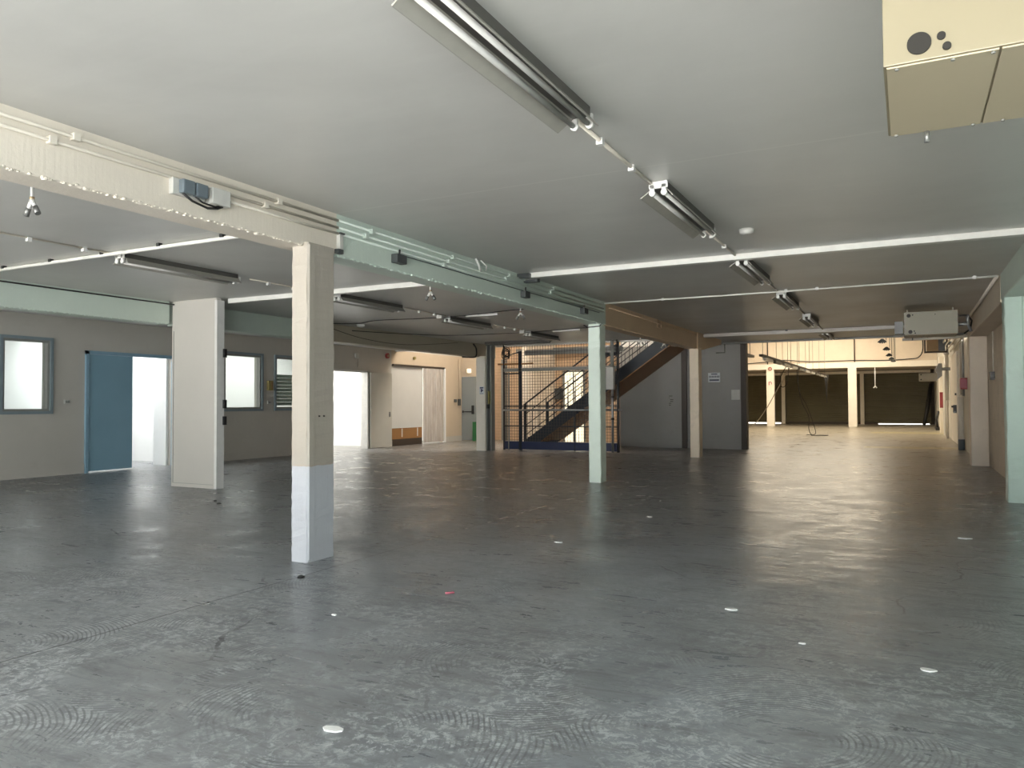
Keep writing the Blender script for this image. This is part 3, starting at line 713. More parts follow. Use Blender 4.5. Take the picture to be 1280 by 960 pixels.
# ------------------------------------------------------------------ fluorescent lights
def make_light(loc, label, group, length=1.72):
    x, y, z = loc; r = thing('fluorescent_light', loc, label, 'light fitting', group)
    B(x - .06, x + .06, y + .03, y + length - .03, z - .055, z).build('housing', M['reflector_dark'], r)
    t = .0035
    prof = [(x - .05, z - .045), (x - .155, z - .115), (x - .155, z - .12), (x - .148, z - .12), (x - .05, z - .052), (x + .05, z - .052), (x + .103, z - .12), (x + .11, z - .12), (x + .11, z - .115), (x + .05, z - .045)]
    MB().prism(prof, 'y', y + .02, y + length - .02).build('reflector', M['reflector'], r)
    for sx in (-.05, .045):
        tb = MB().tube([(x + sx, y + .03, z - .095), (x + sx, y + length - .03, z - .095)], .0165, 12).build('tube', M['tube'], r)
        for yy in (y, y + length):
            h = MB(); h.tube([(x + sx, yy - .014, z - .095), (x + sx, yy + .014, z - .095)], .024, 12); h.box(x + sx - .018, x + sx + .018, yy - .012, yy + .012, z - .09, z - .03)
            h.build('lamp_holder', M['whitemetal'], tb)
    B(x - .075, x + .075, y - .012, y + .006, z - .06, z - .004).build('end_plate', M['whitemetal'], r, .003)
    return r
L1 = make_light((-1.70, 2.52, H), 'twin tube ceiling light nearest the viewer', 'right row of ceiling lights')
RL = 'right row of ceiling lights'
dup(L1, (-1.72, 5.88, H), 'second twin tube ceiling light from the viewer, before the white trunking', RL)
dup(L1, (-1.73, 9.36, H), 'twin tube ceiling light just behind the white trunking', RL)
dup(L1, (-1.74, 12.62, H), 'twin tube ceiling light just behind the thin white pipe', RL)
dup(L1, (-1.75, 16.1, H), 'fifth twin tube ceiling light of the right row', RL)
dup(L1, (-1.76, 19.98, H), 'farthest twin tube light of the right row before the header', RL)
LL = 'left row of ceiling lights'
dup(L1, (-8.0, 5.75, H), 'nearest ceiling light of the left row, dark against the ceiling', LL)
dup(L1, (-7.95, 9.45, H), 'left row ceiling light partly behind the white column', LL)
dup(L1, (-8.1, 12.95, H), 'left row ceiling light with a white junction box at its near end', LL)
dup(L1, (-8.1, 16.6, H), 'farthest ceiling light of the left row before the lift cage', LL)
r = thing('fluorescent_light', (-9.6, 19.0, H), 'long dark ceiling light lying crosswise above the lift cage', 'light fitting')
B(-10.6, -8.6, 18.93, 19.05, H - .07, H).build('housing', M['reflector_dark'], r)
MB().tube([(-10.6, 18.99, H - .09), (-8.6, 18.99, H - .09)], .014).build('tube', M['boxdark'], r)
for x, y, lab in ((-8.1, 12.7, 'small white ceiling box before the third light of the left row'), (-8.12, 16.35, 'small white ceiling box before the farthest light of the left row')):
    tag(B(x - .06, x + .06, y - .05, y + .05, 3.02, H).build('junction_box', M['boxgrey'], None, .006), lab, 'box')
for (x0, y0, x1, y1, lab) in ((-7.7, 13.0, -7.0, 13.05, 'bright white batten beside the third light of the left row'), (-7.5, 16.7, -6.8, 16.75, 'bright white batten beside the farthest light of the left row')):
    tag(B(x0, x1, y0, y1, 3.06, H).build('ceiling_batten', M['whitemetal']), lab, 'batten')
r = thing('ceiling_dome', (-1.42, 7.95, 3.04), 'round greyish plaster blob by the second light', 'ceiling boss')
MB().tube([(-1.42, 7.95, H), (-1.42, 7.95, 3.06), (-1.42, 7.95, 3.045)], [.075, .07, .03], 14).build('dome', M['ceiling'], r)
r = thing('ceiling_dome', (-10.6, 13.4, 3.03), 'white round smoke detector on the ceiling left of the strip curtain', 'detector')
MB().tube([(-10.6, 13.4, H), (-10.6, 13.4, 3.07), (-10.6, 13.4, 3.04)], [.09, .085, .06], 16).build('dome', M['whitemetal'], r)
# slack cables under the ceiling
def cable(name, pts, rad, mat, label, cat='cable'):
    # smooth through the points
    P = [Vector(p) for p in pts]; out = []
    Q = [P[0]] + P + [P[-1]]
    for i in range(1, len(Q) - 2):
        for t in range(6):
            t /= 6; a, b, c, d = Q[i - 1], Q[i], Q[i + 1], Q[i + 2]
            out.append(.5 * ((2 * b) + (-a + c) * t + (2 * a - 5 * b + 4 * c - d) * t * t + (-a + 3 * b - 3 * c + d) * t ** 3))
    out.append(P[-1])
    return tag(MB().tube(out, rad, 6).build(name, M[mat]), label, cat)
cable('hanging_cable', [(-11.0, 12.3, 3.05), (-10.2, 12.75, 3.04), (-9.6, 12.7, 3.07), (-8.1, 12.9, 3.07), (-6.5, 12.6, 3.08), (-5.3, 12.5, 3.09)], .009, 'cable', 'black cable crossing the ceiling behind the white column')
cable('hanging_cable', [(-11.0, 13.6, 3.0), (-10.7, 15.2, 3.04), (-10.0, 16.3, 3.06), (-8.2, 16.5, 3.06), (-6.8, 16.4, 3.08), (-5.2, 16.3, 3.09)], .009, 'cable', 'black cable crossing the ceiling toward the farthest left row light')
cable('hanging_cable', [(-11.03, 12.8, 3.02), (-11.03, 14, 2.86), (-11.03, 15.5, 2.82), (-11.03, 17, 2.93), (-11.03, 18.2, 3.05)], .006, 'cable', 'thin cable sagging along the dim cream beam')
cable('hanging_cable', [(-10.95, 18.9, 3.05), (-10.98, 19.1, 2.95), (-11.0, 19.15, 2.75), (-11.15, 19.2, 2.7), (-11.5, 19.2, 2.72)], .022, 'cable', 'thick black cable bend at the head of the sign column')
cable('ceiling_line', [(-10.98, 6.0, 3.06), (-10.98, 9, 3.05)], .012, 'cable', 'thin dark cable under the mint beam top at the left')

# Y shaped air couplings
def coupling(loc, label, drop=.12):
    x, y, z = loc; r = thing('air_coupling', loc, label, 'air coupling', 'Y shaped air couplings under the ceiling')
    MB().tube([(x, y, z), (x, y, z - drop)], .013, 10).build('stem', M['whitemetal'], r)
    MB().tube([(x, y, z - drop * .65), (x, y, z - drop * .65 - .02)], .021, 6).build('nut', M['brass'], r)
    b = MB(); zz = z - drop
    b.tube([(x, y, zz + .02), (x - .045, y, zz - .045)], [.018, .016], 10); b.tube([(x, y, zz + .02), (x + .045, y, zz - .045)], [.018, .016], 10)
    b.build('y_branch', M['whitemetal'], r)
    for s in (-1, 1):
        MB().tube([(x + s * .043, y, zz - .042), (x + s * .08, y, zz - .10)], [.021, .023], 10).build('nozzle', M['nozzle'], r)
    return r
c0 = coupling((-6.2, 3.68, H), 'twin air coupling hanging nearest the left picture edge')
GA = 'Y shaped air couplings under the ceiling'
dup(c0, (-6.2, 9.45, H), 'twin air coupling at the end of the white trunking by the mint beam', GA)
dup(c0, (-6.2, 12.4, H), 'twin air coupling left of the mint column head', GA)
dup(c0, (-6.2, 19.4, H), 'twin air coupling right of the mint column, before the stairs', GA)
dup(c0, (-6.0, 20.9, H), 'twin air coupling against the brown stair soffit', GA)

# ------------------------------------------------------------------ heaters
def heater(x, y, z, mat, under, label, holes_top=True, rods=True):
    W, D, Hh = .87, .74, .42
    r = thing('unit_heater', (x, y, z), label, 'heater')
    B(x, x + W, y, y + D, z, z + Hh).build('casing', mat, r, .004)
    u = MB(); u.box(x + .01, x + .325, y + .01, y + D - .01, z - .006, z - .0005); u.box(x + .333, x + W - .01, y + .01, y + D - .01, z - .006, z - .0005)
    u.build('bottom_cover', under, r)
    def hole(hx, hz, rr):
        MB().disc((x + hx, y - .004, z + hz), rr, 'y', .01, 28).build('vent_grille' if rr > .02 else 'vent_hole', M['darkhole'], r)
    hs = [(.105, .055, .035), (.168, .066, .0125), (.183, .030, .0125)]
    if holes_top: hs += [(.08, .355, .034), (.145, .365, .012), (.51, .36, .009)]
    for h in hs: hole(*h)
    s = MB()
    for sx in (.04, .20, .31, .40): s.tube([(x + sx, y + .02, z - .006), (x + sx, y + .02, z - .012)], .007, 6)
    for sx in (.03, .30, .40): s.tube([(x + sx, y + D - .02, z - .006), (x + sx, y + D - .02, z - .012)], .007, 6)
    s.build('cover_screws', M['greysteel'], r)
    MB().tube([(x + .14, y + D - .01, z), (x + .14, y + D - .01, z - .05)], .011, 10).build('drain_stub', M['nozzle'], r)
    if rods:
        for sx in (.06, W - .06):
            MB().tube([(x + sx, y + D / 2, z + Hh), (x + sx, y + D / 2, H)], .008, 6).build('hanger_rod', M['greysteel'], r)
    return r
heater(-.055, 2.785, 2.45, M['heater'], M['heater_under'], 'large cream heater hanging at the top right corner')
h2 = heater(-.045, 16.0, 2.59, M['heater2'], M['heater_under'], 'grey green heater box under the ceiling beside the right beam')
B(-.2, -.06, 16.02, 16.3, 2.62, 2.85).build('side_grille', M['boxdark'], h2)
h3 = thing('unit_heater', (.65, 32, 2.1), 'small warm yellow heater box far back in the hall', 'heater')
B(.38, .96, 32, 32.7, 2.12, 2.40).build('casing', M['heater'], h3, .006)
for z in (2.17, 2.35): MB().disc((.44, 31.995, z), .025, 'y', .01).build('vent_grille', M['darkhole'], h3)
MB().prism([(.96, 2.15), (1.12, 2.3), (1.12, 2.75), (1.0, 2.75), (.9, 2.5), (.96, 2.4)], 'y', 32, 32.5).build('duct', M['greysteel'], h3)
B(1.1, 1.41, 32.1, 32.4, 2.5, 2.6).build('wall_bracket', M['greysteel'], h3)
tag(MB().tube([(-.1, 20.9, 2.86), (.9, 20.9, 2.87), (1.38, 20.9, 2.9)], .035, 10).build('header_pipe', M['hallcol']), 'cream pipe running under the grey green heater', 'pipe')
k = MB(); k.tube([(.83, 16.3, 2.93), (1.0, 16.4, 2.94), (1.07, 16.5, 2.85), (1.05, 16.6, 2.7), (.95, 16.6, 2.62)], .016)
tag(k.build('heater_cable', M['cable']), 'black cable looping from the grey green heater', 'cable')
k = MB(); k.tube([(.82, 16.35, 2.78), (1.0, 16.4, 2.78), (1.05, 16.4, 2.64)], .03); k.tube([(1.0, 16.4, 2.78), (1.0, 16.4, 2.95)], .03)
tag(k.build('heater_pipe', M['steelpipe']), 'grey pipe elbow right of the grey green heater', 'pipe')
# ceiling smudges are in the paint; small things on the header line
for x, y, z, lab in ((-2.6, 19.62, 3.0, 'dark cable clip on the ceiling step'),):
    tag(B(x, x + .05, y - .2, y - .14, 3.07, H).build('cable_clip', M['black']), lab, 'clip')

# ------------------------------------------------------------------ lift cage
r = thing('lift_cage', (-9.1, 20.2, 0), 'dark blue steel mesh enclosure in front of the staircase', 'cage')
x0, x1, yc = -10.66, -7.08, 20.2
m_ = MB(); x = x0
while x < x1: m_.box(x - .0045, x + .0045, yc - .004, yc + .004, .25, 3.05); x += .085
z = .3
while z < 3.05: m_.box(x0, x1, yc - .012, yc - .004, z - .0045, z + .0045); z += .085
m_.build('wire_mesh', M['wire'], r)
for xx, w_, z1, mt in ((-10.66, .04, 3.06, 'rail'), (-10.12, .09, 2.9, 'darksteel'), (-10.5, .03, 2.28, 'greysteel'), (-7.10, .05, 3.06, 'rail')):
    B(xx - w_ / 2, xx + w_ / 2, yc - .03, yc + .03, 0, z1).build('post', M[mt], r)
B(x0, x1, yc - .02, yc + .02, 0.02, .25).build('toe_plate', M['navy'], r)
B(x0, x1, yc - .035, yc - .015, 1.26, 1.30).build('guard_rail', M['rail'], r)
MB().tube([(x0 - .02, yc - .06, 1.17), (x1 + .1, yc - .06, 1.17)], .032, 10).build('guard_rail', M['steelpipe'], r)
B(x0, x1, yc - .035, yc - .015, .68, .71).build('guard_rail', M['rail'], r)
B(x0, x1, yc - .03, yc + .03, 2.30, 2.40).build('cross_beam', M['greysteel'], r)
B(x0, -10.12, yc - .03, yc + .03, 2.22, 2.26).build('gate_head', M['rail'], r)
B(x0 - .2, -9.7, yc - .02, yc + .02, 2.5, 2.55).build('cross_beam', M['brown'], r)
B(-10.12, x1, yc + .3, yc + .4, 2.80, 2.94).build('cross_beam', M['greysteel'], r)
MB().tube([(-10.6, yc - .03, 2.75), (-10.12, yc - .03, 2.88)], .015).build('brace', M['rail'], r)
for k, xx in enumerate((-8.4, -7.6)): B(xx - .015, xx + .015, yc - .02, yc + .02, .0, 1.26).build('post', M['rail'], r)
# cable tangle
k = MB()
for q in range(5):
    cx, cz, R = -10.55 + random.uniform(-.04, .06), 2.83 + random.uniform(-.06, .06), random.uniform(.08, .16)
    k.tube([(cx + R * math.cos(a / 16 * 2 * PI), 20.05 + .03 * math.sin(a), cz + R * math.sin(a / 16 * 2 * PI)) for a in range(17)], .012, 6)
k.tube([(-10.6, 20.05, 3.1), (-10.58, 20.05, 2.8), (-10.4, 20.05, 2.7)], .02, 6)
tag(k.build('cable_coil', M['cable']), 'tangled black cable coil at the top left of the lift cage', 'cable')
# electrical cabinet and pipes at the cage's right end
r = thing('electrical_cabinet', (-7.25, 20.05, 1.72), 'grey electrical cabinet fixed high beside the mint column', 'cabinet')
B(-7.50, -7.12, 19.86, 20.0, 1.73, 2.34).build('cabinet_body', M['boxgrey'], r, .006)
B(-7.34, -7.32, 19.855, 19.862, 1.75, 2.32).build('door_seam', M['greysteel'], r)
r = thing('service_pipe', (-7.25, 20.1, 0), 'vertical steel service pipes running down beside the cage', 'pipe')
MB().tube([(-7.22, 20.06, 0), (-7.22, 20.06, 2.34)], .035, 10).build('pipe', M['steelpipe'], r)
MB().tube([(-7.22, 20.06, 2.34), (-7.22, 20.06, 3.1)], .05, 10).build('pipe', M['greysteel'], r)
MB().tube([(-7.08, 20.06, 0), (-7.08, 20.06, 3.1)], .018, 8).build('pipe', M['rail'], r)
for z in (.9, 1.5): MB().tube([(-7.22, 20.06, z), (-7.22, 20.06, z + .05)], .05, 10).build('pipe_collar', M['black'], r)
tag(MB().tube([(-7.8, 20.9, 2.86), (-7.35, 20.9, 2.87)], .16, 16).build('ceiling_drum', M['darksteel']), 'dark round drum near the ceiling behind the mint column', 'drum')

# ------------------------------------------------------------------ staircase
r = thing('staircase', (-9, 22, 0), 'dark steel staircase rising right behind the lift cage', 'staircase')
def zt(x): return .24 + .69 * (x + 10.45)
xa, xb = -10.78, -5.6
for y in (21.2, 22.76):
    s = MB().prism([(xa, 0.0), (xa + .55, 0.0), (xb, zt(xb) - .36), (xb, zt(xb)), (xa, max(.02, zt(xa)))], 'y', y, y + .05)
    s.build('stringer', M['darksteel'], r)
n = 19; 
for k in range(n):
    x = xa + .27 + k * .27; z = zt(x) - .05
    if z > 3.6: break
    B(x - .15, x + .13, 21.25, 22.76, z - .03, z).build('tread', M['darksteel'], r)
so = MB().prism([(xa + .85, zt(xa + .85) - .40), (xb, zt(xb) - .40), (xb, zt(xb) - .37), (xa + .85, zt(xa + .85) - .37)], 'y', 21.2, 22.88)
so.build('soffit', M['brown'], r)
for y, xs in ((21.22, -10.47), (22.72, -10.40)):
    hr = MB()
    for dz, rad in ((1.12, .026), (.80, .014), (.45, .014), (.16, .014)):
        hr.tube([(xs, y, zt(xs) + dz), (xb, y, zt(xb) + dz)], rad, 8)
    hr.build('handrail', M['rail'], r)
    bl = MB(); x = xs + .24
    while x < xb:
        bl.box(x - .008, x + .008, y - .008, y + .008, zt(x) - .05, zt(x) + .8); x += .24
    bl.build('balusters', M['rail'], r)
    B(xs - .04, xs + .04, y - .03, y + .03, 0, zt(xs) + 1.13).build('newel_post', M['rail'], r)
tag(B(-11.3, -5.5, 23.02, 23.06, 3.1, 3.2).build('landing_edge', M['darksteel']), 'dark landing edge above the stairs', 'landing') if False else None
# things on the rear brick wall
r = thing('lit_doorway', (-10.5, 25.38, 0), 'bright doorway glowing behind the stair rails', 'doorway')
B(-10.93, -10.2, 25.37, 25.395, 0, 2.47).build('lit_opening', emit('daylit_opening', (1, .93, .72), 1.1), r)
f = MB(); f.box(-10.99, -10.93, 25.33, 25.4, 0, 2.53); f.box(-10.20, -10.14, 25.33, 25.4, 0, 2.53); f.box(-10.99, -10.14, 25.33, 25.4, 2.47, 2.53); f.box(-10.6, -10.56, 25.33, 25.37, 0, 2.47)
f.build('door_frame', M['greysteel'], r)
tag(B(-11.95, -11.7, 25.2, 25.4, 0, 1.95).build('steel_post', M['darksteel']), 'dark steel post standing before the brick wall', 'post')
tag(B(-13.42, -13.26, 25.2, 25.4, 0, 3.0).build('steel_post', M['greysteel']), 'tall dark post behind the cage gate', 'post')
tag(B(-11.45, -10.98, 25.3, 25.4, 1.5, 1.9).build('wall_box', M['boxdark']), 'dark wall box left of the lit doorway behind the stairs', 'box')
tag(B(-12.8, -8.2, 25.2, 25.38, 3.2, 3.36).build('wall_beam', M['greysteel']), 'grey horizontal beam on the brick wall above the cage', 'beam')
tag(B(-14.13, -13.95, 24.3, 24.56, 0, .70).build('green_bin', M['green']), 'green container beside the fire exit door', 'bin')
r = thing('exit_sign', (-14.4, 24.55, 2.5), 'small lit exit sign above the fire door', 'sign')
B(-14.50, -14.35, 24.53, 24.6, 2.5, 2.66).build('sign_case', M['exitlamp'], r); B(-14.52, -14.50, 24.53, 24.6, 2.49, 2.67).build('case_side', M['yellow'], r)
r = thing('wall_conduit', (-14.72, 24.3, 1.5), 'vertical conduit with switches left of the fire door', 'conduit')
MB().tube([(-14.72, 24.35, 1.5), (-14.72, 24.35, 3.0)], .02).build('pipe', M['creamwall'], r)
B(-14.75, -14.68, 24.02, 24.12, 1.42, 1.53).build('switch', M['boxdark'], r); B(-14.75, -14.68, 24.28, 24.40, 1.30, 1.54).build('switch', M['boxdark'], r)
r = thing('alarm_bell', (-14.72, 19.93, 2.85), 'round red alarm bell above the open white door', 'alarm')
MB().disc((-14.71, 19.93, 2.9), .085, 'x', .06).build('dome', M['red'], r); MB().disc((-14.67, 19.93, 2.9), .04, 'x', .04).build('centre', M['brass'], r)
tag(MB().tube([(-14.74, 21.45, 2.9), (-14.68, 21.45, 2.9)], .05, 12).build('wall_sounder', M['yellow']), 'small ochre sounder above the strip curtain doorway', 'alarm')
k = MB(); k.box(-14.75, -14.7, 18.35, 18.5, 2.75, 2.9); k.tube([(-14.71, 18.42, 2.78), (-14.68, 18.45, 2.6), (-14.69, 18.4, 2.47), (-14.71, 18.38, 2.62)], .006)
tag(k.build('loose_wire', M['boxgrey']), 'loose wire dangling above the bright office doorway', 'wire')
for y, z, lab in ((9.47, 1.435, 'double light switch left of the blue door'), (14.86, 1.42, 'light switch below the ochre box'), (20.02, 1.65, 'dark switch between the open door and the white board')):
    s_ = thing('light_switch', (-14.74, y, z - .04), lab, 'switch')
    B(-14.75, -14.725, y - .055, y + .055, z - .04, z + .04).build('plate', M['boxgrey'], s_, .003)
    for q in (-.025, .025): B(-14.725, -14.715, y + q - .018, y + q + .018, z - .025, z + .025).build('rocker', M['greysteel'], s_)
r = thing('intercom_box', (-14.72, 14.86, 1.72), 'ochre box mounted between the two office windows', 'box')
B(-14.75, -14.67, 14.79, 14.94, 1.73, 1.98).build('case', M['yellow'], r, .006); B(-14.672, -14.664, 14.86, 14.93, 1.76, 1.95).build('cover', M['wood'], r)

# posters on the grey board
r = thing('wall_poster', (-5.08, 22.88, 1.96), 'small white poster with dark blue lines right of the peach column', 'poster')
B(-5.25, -4.90, 22.89, 22.9, 1.96, 2.24).build('sheet', M['paper'], r)
s = MB(); s.box(-5.16, -4.98, 22.885, 22.89, 2.185, 2.215)
for q in range(7): s.box(-5.22 + q * .045, -5.195 + q * .045, 22.885, 22.89, 2.095, 2.15)
s.box(-5.21, -4.93, 22.885, 22.89, 2.0, 2.045); s.build('printed_lines', M['ink'], r)
r = thing('wall_paper_note', (-4.45, 22.88, 1.45), 'pale paper notice beside the dark opening jamb', 'paper')
B(-4.58, -4.34, 22.89, 22.9, 1.44, 1.73).build('sheet', M['boxgrey'], r)
k = MB()
for q in range(6): k.box(-6.55 + random.uniform(0, .2), -6.5 + random.uniform(.02, .2), 22.893, 22.9, 1.28 + q * .055, 1.30 + q * .055)
tag(k.build('torn_poster', M['darkbrown']), 'faint torn poster remains on the board under the stairs', 'poster')
r = thing('wall_conduit', (-5.72, 22.88, 0), 'pale conduits and small boxes behind the peach column', 'conduit')
MB().tube([(-5.7, 22.87, 3.0), (-5.7, 22.87, 1.65)], .012).build('pipe', M['boxgrey'], r)
B(-5.74, -5.66, 22.85, 22.9, 1.4, 1.62).build('box', M['boxgrey'], r); B(-5.76, -5.68, 22.85, 22.9, .2, .3).build('socket', M['black'], r)
k = MB().tube([(-5.0, 22.86, 2.82), (-4.75, 22.86, 2.82), (-4.75, 22.86, 3.08)], .012); 
tag(k.build('bent_conduit', M['darkbrown']), 'short bent conduit at the top of the poster wall', 'conduit')

# ------------------------------------------------------------------ far hall contents
r = thing('light_rail', (-4.0, 35, 2.75), 'long suspended lighting rail in the far hall', 'light rail')
MB().bar((-4.03, 24.7, 2.82), (-3.9, 45.4, 2.80), .12, .07).build('rail', M['darkbrown'], r)
for k in range(10):
    y = 25.3 + k * 2.05; x = -4.03 + .13 * (y - 24.7) / 20.7
    lf = B(x - .05, x + .05, y, y + 1.45, 2.69, 2.78).build('lamp_batten', M['whitemetal'] if k % 3 != 1 else M['greysteel'], r)
for k in range(8):
    y = 25.0 + k * 2.7; x = -4.03 + .13 * (y - 24.7) / 20.7
    MB().tube([(x, y, 2.85), (x, y, 5.95)], .008, 5).build('suspension_wire', M['greysteel'], r)
r = thing('light_rail', (-4.6, 24.2, 2.8), 'end of a second lighting rail at the opening jamb', 'light rail')
B(-4.65, -4.5, 23.4, 26.3, 2.84, 2.92).build('rail', M['greysteel'], r); MB().tube([(-4.57, 25.9, 2.92), (-4.57, 25.9, 5.95)], .01, 5).build('suspension_wire', M['greysteel'], r)
cable('dangling_cable', [(-3.98, 33.0, 2.8), (-3.97, 33.1, 2.2), (-3.85, 33.2, 1.4), (-3.6, 33.3, .8), (-3.62, 33.5, .3), (-3.5, 33.4, .04), (-3.2, 33.6, .02), (-2.9, 33.5, .02), (-3.5, 33.2, .02)], .017, 'cable', 'black cable hanging from the rail and coiled on the floor')
cable('dangling_cable', [(-3.98, 33.6, 2.8), (-4.0, 33.6, 1.9), (-3.7, 33.7, 1.2), (-3.45, 33.8, .4), (-3.4, 33.7, .06), (-3.75, 33.9, .02)], .013, 'cable', 'thin black cable hanging beside the coiled one')
cable('dangling_cable', [(-4.25, 33.0, 2.78), (-4.9, 34, 1.9), (-5.6, 35.2, 1.0), (-6.3, 36.4, .35), (-7.2, 37.5, .02)], .017, 'paleC', 'pale cable slanting from the rail down to the left')
cable('dangling_cable', [(-4.1, 31.0, 2.78), (-4.35, 31, 2.3), (-4.3, 31, 1.95), (-4.1, 31, 2.1), (-4.05, 31, 2.75)], .014, 'cable', 'black cable loop drooping from the lighting rail')
k = MB().tube([(-3.9, 44.6, 2.8), (-3.9, 44.6, 2.4), (-3.88, 44.6, 1.3)], [.12, .07, .01], 8)
tag(k.build('hanging_plug', M['black']), 'black tapered bundle hanging at the far end of the rail', 'cable')
r = thing('pull_cord', (-1.58, 46.2, 2.1), 'white vertical drop pipe with coupling before the right shutter', 'air coupling')
MB().tube([(-1.58, 46.35, 3.25), (-1.58, 46.35, 2.25)], .025, 8).build('pipe', M['whitemetal'], r); MB().tube([(-1.66, 46.35, 2.12), (-1.58, 46.35, 2.22), (-1.5, 46.35, 2.12)], .04, 8).build('coupling', M['whitemetal'], r)
for k, (x, y, z) in enumerate(((-.62, 24.0, 3.1), (-.61, 28.5, 3.16), (-.62, 33.0, 3.2), (-.62, 38, 3.32), (-.62, 42.5, 3.42))):
    r = thing('air_coupling_cluster', (x, y, z - .2), ['nearest', 'second', 'third', 'fourth', 'farthest'][k] + ' dark coupling cluster in the row hanging in the far hall', 'air coupling', 'row of hanging coupling clusters in the far hall')
    b = MB()
    for q in range(5):
        a = -1 + q * .5
        b.tube([(x, y, z + .02), (x + .13 * math.sin(a), y, z - .03 - .07 * math.cos(a))], [.03, .022], 6)
    b.build('coupling_bunch', M['boxdark'], r)
    MB().tube([(x + .1, y, 5.95), (x + .1, y, z - .02)], .011, 5).build('drop_pipe', M['greysteel'], r)
# seams / posts on the end wall
for x, lab in ((-7.23, 'dark vertical pipe above the left far hall column'), (-2.6, 'dark vertical pipe above the lit far hall column')):
    tag(MB().tube([(x, 46.58, 3.56), (x, 46.58, 5.9)], .03, 8).build('wall_pipe', M['darkbrown']), lab, 'pipe')
for k, x in enumerate((-6.4, -5.95, -5.5, -4.95, -.75, -.62)):
    tag(MB().tube([(x, 46.6, 3.56), (x, 46.6, 5.9)], .012, 6).build('wall_rod', M['paleC']), ['first', 'second', 'third', 'fourth', 'fifth', 'sixth'][k] + ' thin rod from the left on the far hall upper wall', 'rod', 'thin rods on the far hall wall')
cable('wall_cable', [(-8.6, 46.5, 3.62), (-7, 46.5, 3.72), (-6.2, 46.5, 3.78), (-4.9, 46.5, 3.66), (-2.5, 46.5, 3.66), (-1.2, 46.5, 3.62), (.1, 46.5, 3.66), (.55, 46.5, 3.75), (.75, 46.5, 4.2), (.72, 46.5, 5.2)], .03, 'cable', 'black cable along the top of the far beam')
r = thing('ventilation_box', (.95, 30, 3.2), 'brown wooden ventilation box high at the right of the hall', 'box')
B(.6, .95, 30, 30.5, 3.1, 3.75).build('box', M['wood'], r); B(.95, 1.15, 30, 30.5, 3.1, 3.75).build('dark_side', M['boxdark'], r)
k = MB()
for a in ((.52, 1.2, 3.02, 3.08), (.52, .57, 3.08, 3.8), (1.18, 1.23, 3.02, 3.8)): k.box(a[0], a[1], 29.9, 29.98, a[2], a[3])
k.build('frame', M['darkbrown'], r)
B(1.1, 1.41, 30.1, 30.3, 3.3, 3.4).build('wall_arm', M['greysteel'], r)
for k in range(4):
    x = 1.30 - k * .07; z = 3.05 + k * .10
    tag(MB().tube([(x, 21.5, z), (x, 29.8, z)], .022, 8).build('hall_pipe', M['conduit']), ['lowest', 'second lowest', 'second highest', 'highest'][k] + ' of four pale pipes running along the right hall wall', 'pipe', 'pipes running high along the right hall wall')
r = thing('hall_downpipe', (1.33, 32.5, 0), 'thick cream vertical pipe with rounded top on the right hall wall', 'pipe')
MB().tube([(1.28, 32.5, 1.4), (1.28, 32.5, 3.15)], .07, 12).build('pipe', M['hallcol'], r); MB().tube([(1.28, 32.5, 3.1), (1.28, 32.5, 3.28)], [.1, .07], 12).build('cap', M['whitemetal'], r)
MB().tube([(1.28, 32.5, 0), (1.28, 32.5, 1.4)], .045, 12).build('pipe', M['hallcol'], r)
r = thing('drain_pipe', (1.3, 24.9, 0), 'pale drainpipe with a dark shoe at the pilaster end', 'pipe')
MB().tube([(1.31, 24.9, .3), (1.31, 24.9, 1.5)], .075, 12).build('pipe', M['hallcol'], r); MB().tube([(1.31, 24.9, 0), (1.31, 24.9, .3)], .085, 12).build('pipe_shoe', M['socket'], r)
MB().tube([(1.36, 24.5, 1.5), (1.36, 24.5, 3.3)], .03, 8).build('upper_pipe', M['steelpipe'], r)
r = thing('recess_panel', (1.4, 25.5, 1.5), 'dark vertical recess above the pale drainpipe', 'panel')
B(1.36, 1.398, 24.9, 26.0, 1.55, 3.05).build('panel', M['darkbrown'], r)
r = thing('call_point', (1.33, 23.6, 1.7), 'red fire call point box on the right wall', 'alarm')
B(1.24, 1.40, 23.55, 23.85, 1.68, 1.98).build('box', M['red'], r, .006); B(1.235, 1.24, 23.6, 23.8, 1.72, 1.94).build('cover', M['redpale'], r)
B(1.25, 1.39, 23.54, 23.55, 1.72, 1.94).build('cover', M['redpale'], r)
r = sroot('door_7', (1.4, 29.3, 0), 'cream door in the right wall of the far hall')
lf = B(1.34, 1.40, 27.3, 31.0, .03, 2.9).build('door_leaf', M['hallcol'], r)
k = MB(); k.box(1.25, 1.34, 27.6, 27.75, 1.0, 1.25); k.tube([(1.28, 27.68, 1.2), (1.2, 27.68, 1.2)], .03); k.build('door_handle', M['black'], lf)
B(1.3, 1.34, 27.6, 27.75, 1.55, 1.62).build('lock', M['black'], lf)
tag(B(1.28, 1.4, 34.5, 36.2, 0, 2.9).build('wall_pier', M['whitedoor']), 'pale wall pier behind the cream downpipe', 'pier')
tag(B(1.22, 1.4, 38.0, 38.6, 0, 3.3).build('wall_pier', M['hallcol']), 'bright narrow wall pier deeper in the hall', 'pier')
tag(B(1.18, 1.3, 36.6, 36.9, 1.1, 1.75).build('valve_box', M['red']), 'dark red valve box on the right hall wall', 'box')
r = thing('leaning_tube', (1.0, 50, 0), 'black rubber sheet leaning against the right shutter', 'tube')
MB().tube([(.80, 50.4, 0), (1.0, 50.9, 1.0), (1.22, 51.2, 2.4)], [.09, .13, .12], 8).build('tube', M['black'], r)
k = MB()
for q in range(3): k.tube([(1.25, 42 + q * .5, .1), (1.2, 42.1 + q * .5, .5), (1.3, 42 + q * .5, .9)], .05, 6)
